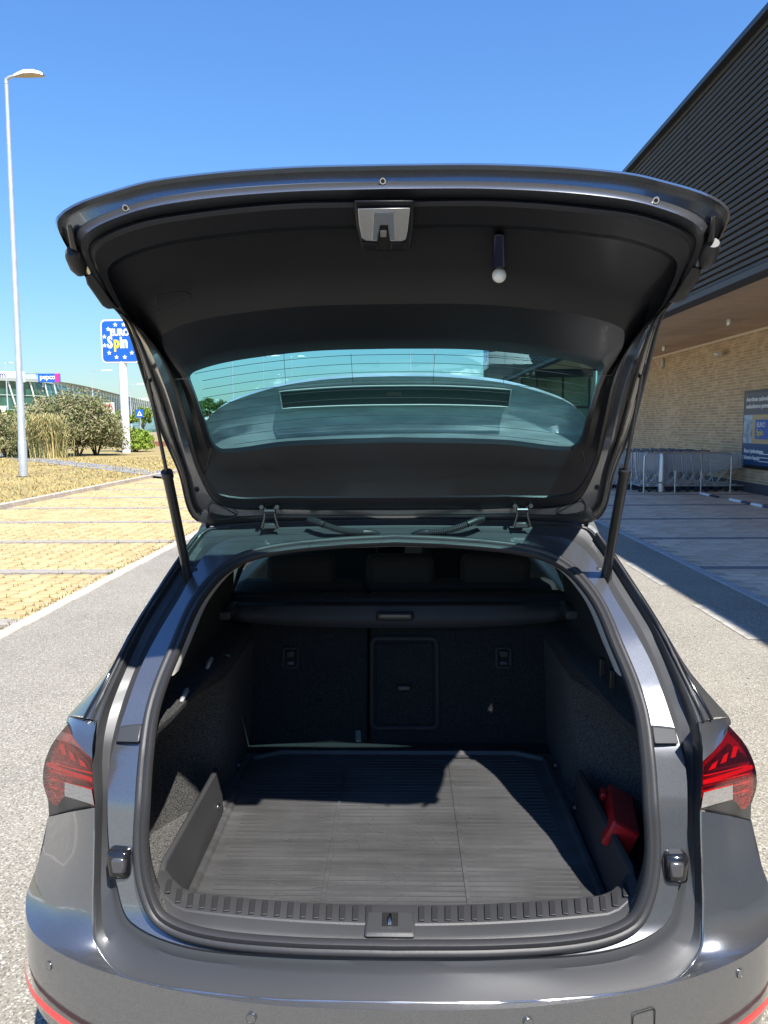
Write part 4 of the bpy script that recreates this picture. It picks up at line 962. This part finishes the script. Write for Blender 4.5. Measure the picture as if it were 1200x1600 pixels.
for px, par in ((454, SEATL), (787, SEATR)):
    fr_, cx, cz_ = seatframe(px-11, 1013, px+11, 1043, 'lever_bezel', par, .006, M('frame_grey', (.045, .045, .047), .45), .008)
    p = onseat(px, 1022, -.006); rbox('release_lever', tuple(p), (.034, .014, .026), BLACKP, fr_, bev=.004)
    p = onseat(px, 1036, -.004); rbox('lever_grip', tuple(p), (.026, .010, .014), M('smoke_plastic', (.1, .1, .11)), fr_, bev=.003)
p = onseat(560, 1150, -.008); rbox('belt_anchor', tuple(p), (.020, .012, .042), M('anchor_grey', (.12, .12, .12), .5), SEATL, bev=.003)
# load cover: cassette and flap
cv = []
NX = 22
x0c = atY(337, 955, 2.66)[0]
def covrow(yt, dz_edge, Y):
    return [np.array([x, Y, atY(619, yt, Y)[2]+dz_edge*(abs(x)/.6)**3]) for x in np.linspace(-.595, .595, NX)]
COVER = MB().grid([covrow(981, .030, 2.615), covrow(962, .018, 2.62), covrow(947, .0, 2.635), covrow(944, 0, 2.65), covrow(941, 0, 2.70)]).build('load_cover_flap', M('cover_fabric', (.024, .025, .030), .62, noise=.12, nscale=14, bump=.2, bscale=700, bdist=.002), CAR, smooth=40, solid=.004)
cz1 = atY(619, 936, 2.72)[2]
MB().tube([(-.64, 2.74, cz1-.02), (.64, 2.74, cz1-.02)], .036, 14).build('load_cover_cassette', M('cassette_black', (.022, .023, .028), .5), CAR, smooth=50)
hp = atY(617, 963, 2.605); hb = rbox('cover_handle', tuple(hp), (.128, .014, .030), BLACKP, COVER, bev=.006)
rbox('cover_handle_grip', (hp[0], hp[1]-.008, hp[2]+.003), (.108, .006, .012), M('smoke_plastic', (.1, .1, .11)), COVER, bev=.002)
for s_ in (-1, 1): rbox('cover_bracket', (s_*.60, 2.60, atY(619, 950, 2.6)[2]-.008), (.07, .16, .03), M('bracket_grey', (.05, .052, .055), .5), CAR, bev=.006)
MB().box((0, 2.81, cz1-.03), (1.2, .10, .05)).build('seat_top_shelf', BLACKP, CAR)
# bag hooks, lashing eyes
for (px, py, X) in ((312, 1043, -.60), (271, 1094, -.60)):
    p = atX(px, py, X+.02)
    for sgn in (1,):
        hk = MB().tube([p+np.array(q) for q in ((-.015, -.03, -.006), (.02, -.026, -.012), (.03, -.018, .012), (.03, .022, .020), (.018, .03, .004), (-.015, .03, -.004))], .0065, 6)
        hk.build('bag_hook', M('hook_grey', (.34, .34, .35), .45), CAR, smooth=60)
for px, py in ((940, 1042), (956, 1060)):
    p = atX(px, py, .555); rbox('trim_slot', tuple(p), (.016, .022, .05), BLACKP, CAR, bev=.003)
for px, py in ((341, 1262), (373, 1196), (868, 1196), (898, 1262)):
    p = atZ(px, py, ZF+.03)
    MB().tube([p+np.array([0, .011*math.cos(t_), .011*math.sin(t_)]) for t_ in np.linspace(0, 6.283, 14, endpoint=False)], .0024, 6, closed=True).build('lashing_eye', DARKSTEEL, CAR, smooth=60)
# ---- cabin
CAB = M('cabin_fabric', (.016, .017, .019), .85, bump=.2, bscale=300, bdist=.003)
MB().box((0, 3.6, .42), (1.62, 2.9, .08)).build('cabin_floor', BLACKP, CAR)
hl = MB()
hl.grid([[np.array([x, Y, roofz(Y)-.045+.02*(1-(x/.56)**2)]) for x in np.linspace(-.57, .57, 9)] for Y in (2.24, 2.6, 3.0, 3.5, 3.92)]); hl.build('headliner', M('headliner', (.30, .295, .28), .9), CAR, smooth=60)
def rseat(x, w_, zt, Y, par, nm='head_restraint'):
    o = rbox(nm, (x, Y, zt-.075), (w_, .10, .15), CAB, par, bev=.03); return o
rbox('rear_seat', (-.37, 2.87, .90), (.50, .13, .48), CAB, CAR, bev=.04); rbox('rear_seat', (.24, 2.87, .90), (.72, .13, .48), CAB, CAR, bev=.04)
rbox('rear_cushion', (0, 3.12, .60), (1.24, .50, .22), CAB, CAR, bev=.05)
for x in (-.37, .01, .37): rseat(x, .26 if x else .24, 1.235 if x else 1.20, 2.88, CAR)
for x in (-.36, .36):
    fs = rbox('front_seat', (x, 3.78, .86), (.50, .16, .62), CAB, CAR, bev=.05); rseat(x, .27, 1.36, 3.84, fs); rbox('seat_cushion', (x, 4.02, .58), (.50, .52, .18), CAB, fs, bev=.05)
rbox('dashboard', (0, 4.66, .92), (1.45, .34, .30), CAB, CAR, bev=.05); rbox('centre_screen', (0, 4.44, 1.02), (.26, .02, .16), GLOSSB, CAR, bev=.008)
rg = [(-.36+.185*math.cos(t_), 4.33-.06*math.sin(t_)*-1, 1.02+.18*math.sin(t_)) for t_ in np.linspace(0, 6.283, 28, endpoint=False)]
sw = MB().tube(rg, .015, 8, closed=True).build('steering_wheel', BLACKP, CAR, smooth=60)
for e_ in ((-.18, 0), (.18, 0), (0, -.17)): MB().cyl((-.36, 4.35, 1.02), (-.36+e_[0], 4.33, 1.02+e_[1]), .016, 8).build('spoke', SILVER, sw)
rbox('mirror', (0, 4.25, 1.30), (.24, .04, .07), GLOSSB, CAR, bev=.015)
for s_ in (-1, 1):
    for ya, yb, za, zb in ((3.30, 3.36, .95, 1.43), (2.55, 2.42, .98, 1.42)):
        MB().tube([(s_*.80, ya, za), (s_*.68, (ya+yb)/2, 1.22), (s_*.575, yb, zb)], [.05, .045, .04], 8).build('pillar_trim', M('pillar_grey', (.13, .14, .14), .7), CAR, smooth=60)
    rbox('door_card', (s_*.80, 3.5, .74), (.08, 2.2, .46), BLACKP, CAR, bev=.03)
    rbox('quarter_trim', (s_*.70, 2.42, .98), (.16, .42, .10), BLACKP, CAR, bev=.03)
# ------------------------------------------------------------------ tailgate (built in its raised position)
HG = np.array([2.2, 1.46]); TH = math.radians(77.7)
OP = [(2.215, 1.435), (2.195, 1.462), (2.17, 1.495), (2.125, 1.60), (2.085, 1.69), (1.9, 1.79), (1.69, 1.884), (1.57, 1.935), (1.42, 2.018), (1.29, 2.085), (1.24, 2.116), (1.17, 2.155)]
def toclosed(y, z):
    v = np.array([y, z])-HG; c, s = math.cos(TH), math.sin(TH); return HG+np.array([c*v[0]-s*v[1], s*v[0]+c*v[1]])
def toopen(y, z):
    v = np.array([y, z])-HG; c, s = math.cos(-TH), math.sin(-TH); return HG+np.array([c*v[0]-s*v[1], s*v[0]+c*v[1]])
CP = np.array([toclosed(*p) for p in cat(OP, 4)])
def sd(y, z):                               # signed distance to the closed profile (positive = outer side)
    q = np.array([y, z]); a = CP[:-1]; b = CP[1:]; ab = b-a
    t = np.clip(((q-a)*ab).sum(1)/(ab*ab).sum(1), 0, 1); c = a+ab*t[:, None]; dd = np.linalg.norm(q-c, axis=1); i = int(np.argmin(dd))
    cr = ab[i][0]*(q-a[i])[1]-ab[i][1]*(q-a[i])[0]; return dd[i]*(1 if cr < 0 else -1)
KH = [(.8, .26), (1.05, .18), (1.3, .08), (1.46, .03)]
_t = toopen(*(toclosed(1.9, 1.79)+np.array([-.05, 0])))-np.array([1.9, 1.79])
def hitH(px, py, off=0.):                   # off > 0: towards the outer skin
    d = ray(px, py)
    def g(t):
        p = CAM+d*t; q = toclosed(p[1], p[2]); return SG*sd(q[0]-tab(q[1], KH)*p[0]*p[0], q[1])-off
    return CAM+d*bis(g, .75, 3.0)
SG = 1
_q = toclosed(2.3, 2.2); SG = 1 if sd(_q[0], _q[1]) > 0 else -1      # a point above the raised tailgate is outside
TG = None
cT = [(606, 312), (450, 315), (300, 330), (200, 350), (141, 385), (160, 440), (185, 480), (235, 533), (267, 593), (290, 673), (310, 740), (345, 789), (450, 796), (617, 797)]
cW = [(611, 545), (500, 548), (420, 556), (350, 567), (306, 580), (297, 588), (299, 596), (305, 612), (313, 635), (322, 660), (333, 690), (349, 701), (450, 689), (617, 683)]
cQ = [(606, 291), (450, 296), (300, 309), (200, 330), (126, 370), (140, 428), (170, 468), (217, 520), (252, 598), (277, 673), (293, 730), (318, 800), (450, 805), (617, 806)]
cH = [(606, 256), (450, 260), (300, 272), (200, 290), (89, 338), (112, 402), (150, 455), (190, 495), (222, 590), (247, 667), (277, 735), (308, 815), (450, 822), (617, 823)]
NSEG = 7
pT, pW, pQ, pH = [cat(c, NSEG) for c in (cT, cW, cQ, cH)]
# keep the lip corner tight
NH = len(pT); hw_ = np.linspace(0, 13, NH)
def hl_(P, off):
    oo = off if hasattr(off, '__len__') else [off]*len(P); return centre([hitH(p[0], p[1], o) for p, o in zip(P, oo)])
def mixp(P, Q, s): return [p+(q-p)*s for p, q in zip(P, Q)]
recess = np.interp(hw_, [0, 6, 8, 9, 13], [1, 1, .5, 0.15, 0.0])
R_T = hl_(pT, .004); R_T1 = hl_(mixp(pT, pW, .02), -.010); R_T2 = hl_(mixp(pT, pW, .05), -.014)
def so(v): return [a_ for a_ in v]
R_U = hl_(mixp(pT, pW, .17), [-.016+.004*r for r in recess]); R_U1 = hl_(mixp(pT, pW, .195), [-.014+.034*r for r in recess])
R_V = hl_(mixp(pT, pW, .45), [-.008+.030*r for r in recess]); R_V1 = hl_(mixp(pT, pW, .62), [-.008+.016*r for r in recess]); R_V2 = hl_(mixp(pT, pW, .70), [-.010+.006*r for r in recess])
R_X = hl_(mixp(pT, pW, .93), -.008); R_W = hl_(pW, .012); R_W2 = hl_(mixp(pT, pW, 1.0), .028)
trim = MB().grid([full(r) for r in (R_T, R_T1, R_T2, R_U, R_U1, R_V, R_V1, R_V2, R_X, R_W, R_W2)])
# painted inner frame and lip; this mesh is the tailgate itself
lip = np.interp(hw_, [0, 3, 4, 5, 7, 11, 13], [.055, .055, .05, .04, .02, .012, .004])
R_Q = hl_(pQ, .006); R_Q1 = hl_(mixp(pQ, pT, .18), .001); R_T0 = hl_(mixp(pQ, pT, .96), .006)
R_H0 = hl_(mixp(pQ, pH, .22), lip*.55); R_H1 = hl_(mixp(pQ, pH, .72), lip*.9); R_H2 = hl_(mixp(pQ, pH, .92), lip*.75); R_H = hl_(pH, lip*.95)
R_O1 = hl_(mixp(pH, pW, .03), lip+.02); R_O2 = hl_(mixp(pH, pW, .10), .075); R_O3 = hl_(mixp(pH, pW, .5), .085); R_O4 = hl_(mixp(pH, pW, .99), .05); R_O5 = hl_(pW, .034)
TG = MB().grid([full(r) for r in (R_T0, R_Q1, R_Q, R_H0, R_H1, R_H2, R_H, R_O1, R_O2, R_O3, R_O4, R_O5)]).build('tailgate', PAINT, CAR, smooth=30)
i65, i11_ = [min(range(NH), key=lambda i: abs(hw_[i]-k)) for k in (6.6, 11.2)]
for sgn in (0, 1):
    gs = [[hitH(*p, o_) for p in mixp(pQ, pH, s_)[i65:i11_]] for s_, o_ in ((.22, .0), (.30, -.003), (.62, -.003), (.70, .0))]
    t1 = [hitH(*p, -.004) for p in mixp(pQ, pH, .40)[i65:i11_]]; t2 = [hitH(*p, -.002) for p in mixp(pQ, pH, .92)[i65:i11_]]
    if sgn: gs = [mir(g_) for g_ in gs]; t1, t2 = mir(t1), mir(t2)
    MB().grid(gs).build('edge_channel', GLOSSB, TG, smooth=50); MB().tube(t1, .0032, 6).build('edge_seal', RUBBER, TG, smooth=60); MB().tube(t2, .0028, 6).build('edge_seal', RUBBER, TG, smooth=60)
tg_trim = trim.build('tailgate_trim', TRIM, TG, smooth=24)
# glass
gl = [centre([hitH(p[0], p[1], .030) for p in mixp(pT, pW, .985)])]
ctr = np.array([612., 615.])
for s_ in (.25, .5, .75, .97):
    gl.append(centre([hitH(*(np.array(p)+(np.array([p[0]*(1-s_)+613*s_, 615+(p[1]-615)*(1-s_)])-np.array(p))), .030) for p in pW]))
rows = [full(r) for r in gl]
MB().grid(rows).build('rear_window', REARGLASS, TG, smooth=180)
# heater wires
HW = M('heater_wire', (.02, .022, .022), .6)
for k, yy in enumerate(np.arange(562, 692, 13.5)):
    P = []
    for x in np.linspace(304, 613, 26):
        ybow = yy-8+((613-x)/310)**2*30
        tp = np.interp(x, [p[0] for p in pW[:4*NSEG+1]][::-1], [p[1] for p in pW[:4*NSEG+1]][::-1]); lf = np.interp(ybow, [588, 690], [299, 335]); bt = np.interp(x, [349, 450, 617], [699, 688, 682])
        if ybow < tp+2 or x < lf+2 or ybow > bt-2: continue
        P.append(hitH(x, ybow, .027))
    if len(P) > 3:
        L = P+(mir(P)[::-1][1:] if abs(P[-1][0]) < .03 else []); MB().tube(L, .0006, 4).build('heater_wire', HW, TG)
for xx in (443, 548, 680, 790):
    P = [hitH(xx+(y-545)*.06*(1 if xx < 613 else -1), y, .0268) for y in np.linspace(553, 600, 8)]
    MB().tube(P, .0005, 4).build('heater_wire', HW, TG)
# spoiler standing up behind the glass
cS = [(617, 588), (535, 591), (452, 601), (392, 617), (347, 636), (323, 659), (314, 690), (318, 722)]
def spo(px, py, dy=0.):                       # spoiler surface: near-vertical sheet leaning towards the camera with height
    d = ray(px, py)
    def g(t): p = CAM+d*t; return p[1]-(2.245-.13*((p[2]-1.48)/.37)+dy+.10*p[0]*p[0])
    return CAM+d*bis(g, 1.2, 3.2)
ps = cat(cS, 6); tip = centre([spo(p[0], p[1]) for p in ps]); bas = centre([spo(p[0], 722+(p[1]-722)*.0+6) for p in ps])
inn = [t_+(b-t_)*.07 for t_, b in zip(tip, bas)]
SPO = M('spoiler_grey', (.42, .44, .44), .45, .1, noise=.25, nscale=9, aniso=(1, 1, 5), coat=.5)
fr = [p+np.array([0, -.012, 0]) for p in tip]
back_ = [p+np.array([0, .045, .012]) for p in tip]; bb = [p+np.array([0, .07, 0]) for p in bas]
SPL = MB().grid([full(r) for r in (bas, [t_+(b-t_)*.5+np.array([0, .012, 0]) for t_, b in zip(tip, bas)], inn, fr, tip, back_, bb)]).build('spoiler', SPO, TG, smooth=45)
sl_ = [(436, 626), (440, 612), (455, 608), (617, 602)]
a0 = [spo(*p, -.012) for p in rrect_px] if 'rrect_px' in globals() else None
up_ = [spo(x, 603+((617-x)/180)**2*9+0, -.006) for x in np.linspace(437, 617, 16)]; lo_ = [spo(x, 633+((617-x)/180)**2*6, -.006) for x in np.linspace(441, 617, 16)]
up_, lo_ = centre(up_), centre(lo_)
MB().grid([full(up_), full(lo_)]).build('third_brake_light', GLOSSB, SPL, smooth=60)
oc = full(up_)+full(lo_)[::-1]; MB().tube([p+np.array([0, -.003, 0]) for p in oc], .0022, 5, closed=True).build('brake_light_rim', LIGHTTRIM, SPL, smooth=60)
# lock with silver plate
def hpt(px, py, off=0.): return hitH(px, py, off)
def panelH(name, pts, off0, off1, mat, parent, bev=.003):
    a = [hpt(*p, off0) for p in pts]; b = [hpt(*p, off1) for p in pts]; n = len(a)
    return mesh(name, a+b, [tuple(range(n)), tuple(range(n, 2*n))[::-1]]+[(i, n+i, n+(i+1) % n, (i+1) % n) for i in range(n)], mat, parent, bev=bev, smooth=40)
panelH('lock_housing', [(552, 313), (648, 313), (646, 350), (640, 392), (566, 392), (556, 350)], -.034, .02, TRIM, TG, .004)
LK = panelH('lock_plate', [(559, 326), (641, 325), (637, 360), (634, 374), (628, 377), (610, 377), (606, 352), (594, 352), (589, 377), (572, 376), (565, 372), (561, 350)], -.039, -.033, SILVER, TG, .001)
panelH('lock_inset', [(583, 332), (616, 332), (617, 374), (611, 375), (606, 352), (594, 352), (588, 375), (582, 374)], -.0405, -.036, M('lock_zinc', (.50, .56, .60), .22, 1), LK, .0008)
panelH('lock_claw', [(594, 360), (604, 360), (604, 371), (594, 371)], -.035, -.02, STEEL, LK, .001)
panelH('lock_lip', [(563, 378), (590, 379), (590, 391), (566, 391)], -.036, -.02, TRIM, LK, .003); panelH('lock_lip', [(610, 379), (636, 378), (634, 391), (610, 391)], -.036, -.02, TRIM, LK, .003)
panelH('lock_void', [(592, 352), (607, 352), (609, 388), (591, 388)], -.0345, -.030, M('void_black', (.003, .003, .003)), LK, .0005)
# pull handle recess with a bright lamp lens
panelH('pull_strap', [(772, 366), (788, 366), (789, 418), (770, 418)], -.002, .03, M('strap_blue', (.004, .006, .03), .35), TG, .003)
b0 = hpt(780, 430, .004)
ball = MB().lathe([(.0001, .0)]+[(.0135*math.sin(t_), .0135*(1-math.cos(t_))) for t_ in np.linspace(.3, 3.14, 9)], (b0[0], b0[1], b0[2]-.014), 16).build('boot_lamp', M('lamp_lens', (.75, .76, .74), .12, coat=1), TG, smooth=180)
# grip pocket outline, lower crease line of the trim
P = [hpt(*p, -.0) for p in cat([(243, 462), (262, 459), (285, 456), (297, 459), (298, 465), (285, 471), (262, 480), (247, 485)], 4)]
MB().tube(P, .0011, 5, closed=True).build('grip_outline', TRIM, TG)
for sgn in (0, 1):
    for pts in ([(338, 768), (400, 772), (500, 770), (617, 769)], [(267, 592), (282, 592), (298, 590)], [(330, 700), (322, 735), (316, 752)]):
        L_ = [hpt(*p, -.0095) for p in cat(pts, 8)]; MB().tube(L_ if not sgn else mir(L_), .0010, 5).build('trim_seam', GLOSSB, TG)
# bump stops, side covers, bolts, corner plugs
for sgn in (1, -1):
    def ms(p): return p if sgn == 1 else mir([p])[0]
    a = hpt(112, 392, .0); b = hpt(126, 425, .0); c = (a+b)/2
    st_ = MB().tube([ms(a), ms(a*.75+b*.25), ms(b*.75+a*.25), ms(b)], [.010, .0145, .0145, .010], 12).build('bump_stop', RUBBER, TG, smooth=40)
    pts = [(133, 432), (146, 428), (176, 472), (186, 482), (168, 483), (160, 478), (136, 444)]
    A0 = [ms(hpt(*p, -.012)) for p in pts]; A1 = [ms(hpt(*p, .035)) for p in pts]; n = len(pts)
    mesh('side_cover', A0+A1, [tuple(range(n)), tuple(range(n, 2*n))[::-1]]+[(i, n+i, n+(i+1) % n, (i+1) % n) for i in range(n)], BLACKP, TG, bev=.003, smooth=40)
    pts = [(104, 352), (112, 350), (124, 395), (132, 420), (122, 414), (110, 388)]
    A0 = [ms(hpt(*p, -.004)) for p in pts]; A1 = [ms(hpt(*p, .03)) for p in pts]; n = len(pts)
    mesh('corner_bracket', A0+A1, [tuple(range(n)), tuple(range(n, 2*n))[::-1]]+[(i, n+i, n+(i+1) % n, (i+1) % n) for i in range(n)], GLOSSB, TG, bev=.003, smooth=40)
    for px, py, r_ in ((196, 325, .0065), (307, 765, .008)):
        p = ms(hpt(px, py, .0)); n3 = CAM-p; n3 /= np.linalg.norm(n3)
        MB().tube([p, p+n3*.004], [r_, r_*.8], 12).build('trim_bolt', STEEL if py < 700 else RUBBER, TG, smooth=30); MB().tube([p+n3*.0042, p+n3*.005], r_*.5, 10).build('bolt_hole', MATS['void_black'], TG)
    pl = [hpt(*p, -.004) for p in cat([(325, 793), (332, 786), (345, 791), (362, 800), (370, 806), (355, 810), (333, 810), (326, 803), (325, 793)], 3)[:-1]]; pl = [ms(p) for p in pl]
    MB().tube(pl, .0022, 6, closed=True).build('plug_rim', PAINT_SHADE, TG, smooth=60)
    # gas strut
    top = ms(np.array([-.546, 1.69, 1.879])); bot_ = ms(np.array([-.562, 2.035, 1.318])); mid = ms(atY(254, 714, 1.835)); mid = np.array([top[0]+(bot_[0]-top[0])*.49, 0, 0])
    u = .50; mid = top+(bot_-top)*u; u2 = .475; m2 = top+(bot_-top)*u2
    ST = MB().tube([mid, bot_], .0125, 14).build('gas_strut', M('strut_black', (.014, .014, .015), .32, coat=.4), CAR, smooth=50)
    MB().tube([m2, mid], [.0145, .0150], 14).build('strut_collar', M('strut_black', (.014, .014, .015)), ST, smooth=50)
    MB().tube([top, mid], .0048, 10).build('strut_rod', DARKSTEEL, ST, smooth=60)
    MB().tube([top+np.array([0, .0, .016]), top+np.array([0, 0, -.022])], [.012, .011], 10).build('strut_socket', BLACKP, ST, smooth=50)
    MB().lathe([(.0001, -.010), (.007, -.007), (.010, 0), (.007, .007), (.0001, .010)], tuple(top+np.array([0, -.012, .004])), 12).build('ball_stud', STEEL if sgn == -1 else BLACKP, ST, smooth=180)
    MB().tube([bot_+np.array([0, -.01, .02]), bot_+np.array([0, .005, -.02])], [.014, .010], 10).build('strut_foot', BLACKP, ST, smooth=50)
    rbox('strut_bracket', tuple(bot_+np.array([.0, .028, -.006])), (.045, .03, .05), PAINT_SHADE, CAR, bev=.008)
    # hinge
    hx = (-.356)*sgn; hy, hz = 2.165, 1.468
    HN = rbox('hinge', (hx, hy-.004, hz-.030), (.044, .010, .016), PAINT_SHADE, CAR, bev=.003)
    for s_ in (-1, 1):
        MB().tube([(hx+s_*.013, hy-.012, hz+.024), (hx+s_*.015, hy-.014, hz-.004), (hx+s_*.024, hy-.012, hz-.034)], .0034, 8).build('hinge_arm', DARKSTEEL, HN, smooth=60)
        MB().lathe([(.0001, -.006), (.0065, -.006), (.0065, .006), (.0001, .006)], (hx+s_*.022, hy-.018, hz+.026), 6, ax='y').build('hinge_bolt', DARKSTEEL, HN)
    MB().tube([(hx-.015, hy-.015, hz+.014), (hx+.015, hy-.015, hz+.014)], .006, 8).build('hinge_pin', DARKSTEEL, HN, smooth=60)
    # ribbed wiring conduit
    pa = ms(atY(507, 820, 2.135)); pb = ms(atY(568, 832, 2.145)); n_ = 44; rr = [.0100 if k % 2 else .0078 for k in range(n_)]
    CW = MB().tube([pa+(pb-pa)*k/(n_-1)+np.array([0, 0, -.006*math.sin(math.pi*k/(n_-1))]) for k in range(n_)], rr, 10).build('wiring_conduit', RUBBER, CAR)
    MB().tube([ms(atY(482, 812, 2.16)), ms(atY(494, 815, 2.145)), pa], [.009, .011, .010], 10).build('conduit_end', BLACKP, CW, smooth=50)
    MB().tube([pb, ms(atY(580, 832, 2.145)), ms(atY(592, 836, 2.16))], [.010, .009, .008], 10).build('conduit_end', BLACKP, CW, smooth=50)
p = hpt(598, 283, .02); n3 = CAM-p; n3 /= np.linalg.norm(n3); MB().tube([p, p+n3*.006], [.0065, .005], 12).build('trim_bolt', STEEL, TG, smooth=30); MB().tube([p+n3*.0062, p+n3*.007], .0033, 10).build('bolt_hole', MATS['void_black'], TG)
# ------------------------------------------------------------------ things lying in the boot
MATM = M('mat_rubber', (.048, .048, .0485), .62, noise=.30, nscale=5, detail=9, bump=.35, bscale=120, bdist=.003, aniso=(.6, 6, 1), macro=.30, mscale=3.5)
mt = thing('boot_mat', 'black rubber boot mat with raised rim covering the load floor', 'mat', (0, 2.07, ZF))
x1, ya, yb, zr = .492, 1.600, 2.492, ZF+.004
def mo(e, z): return [np.array([x, y, z]) for x, y in ((-x1+e, ya+e*.6), (x1-e, ya+e*.6), (x1-e, yb-.05-e*.7), (x1-.09-e*.6, yb-e), (-x1+.09+e*.6, yb-e), (-x1+e, yb-.05-e*.7))]
MB().grid([mo(0, zr), mo(.0, zr+.014), mo(.006, zr+.017), mo(.014, zr+.016), mo(.020, zr+.006), mo(.03, zr+.0055)], close=True).build('rim', MATM, mt, smooth=40)
inner = mo(.0295, zr+.0056); mesh('sheet', inner, [tuple(range(6))], MATM, mt)
inner2 = [(p[0]*.955, ya+.04+(p[1]-ya)*.955-.02, zr+.0075) for p in inner]
rsrc = None; k = 0
for y in np.arange(ya+.05, yb-.06, .0205):
    wv = x1-.055 if y < yb-.11 else x1-.055-(y-(yb-.11))*.9
    if rsrc is None: rsrc = rbox('ridge', (0, 0, 0), (1, .0035, .0016), MATM, mt, bev=0, local=False)
    o = rsrc if k == 0 else inst(rsrc); k += 1
    o.location = (0, y, zr+.0060); o.scale = (2*wv, 1, 1)
for x in (-.17, .17): rbox('groove', (x, (ya+yb)/2, zr+.0068), (.010, yb-ya-.12, .0032), MATM, mt, bev=0)
sc_ = MB()
for _ in range(70):
    x = rng.normal(0, .22); y = rng.uniform(ya+.05, yb-.25); a_ = rng.normal(0, 1.0); l_ = rng.uniform(.006, .05); w_ = .0005; z_ = zr+.0082
    if abs(x) > .42: continue
    dx, dy = l_*math.cos(a_), l_*math.sin(a_); nx_, ny_ = -math.sin(a_)*w_, math.cos(a_)*w_
    sc_.add([(x-nx_, y-ny_, z_), (x+dx-nx_, y+dy-ny_, z_), (x+dx+nx_, y+dy+ny_, z_), (x+nx_, y+ny_, z_)], [(0, 1, 2, 3)])
tag(sc_.build('scuff_marks', M('scuff', (.075, .075, .073), .8), mt), kind='stuff')
# red case in the right side bin
rc = thing('red_case', 'red plastic case standing in the right side bin of the boot', 'case', (.60, 1.86, ZF))
a = math.radians(-14); rotc = np.array(Matrix.Rotation(math.radians(-12), 3, 'Z') @ Matrix.Rotation(math.radians(-4), 3, 'X') @ Matrix.Rotation(math.radians(25), 3, 'Y'))
REDP = M('red_case_plastic', (.50, .010, .012), .35, coat=.4, noise=.1, nscale=10)
ec_ = atX(970, 1312, .548); cc_ = ec_-rotc@np.array([0, -.12, 0])
rbox('case_body', tuple(cc_), (.070, .24, .070), REDP, rc, bev=.006, rot=rotc)
rbox('case_lit_end', tuple(cc_+rotc@np.array([0, -.1215, 0])), (.064, .006, .064), M('red_case_lit', (.60, .012, .014), .3), rc, bev=.003, rot=rotc)  # end plate in lighter red, sunlight put into its colour
rbox('case_clip', tuple(cc_+rotc@np.array([-.044, .08, .012])), (.014, .05, .02), REDP, rc, bev=.003, rot=rotc)
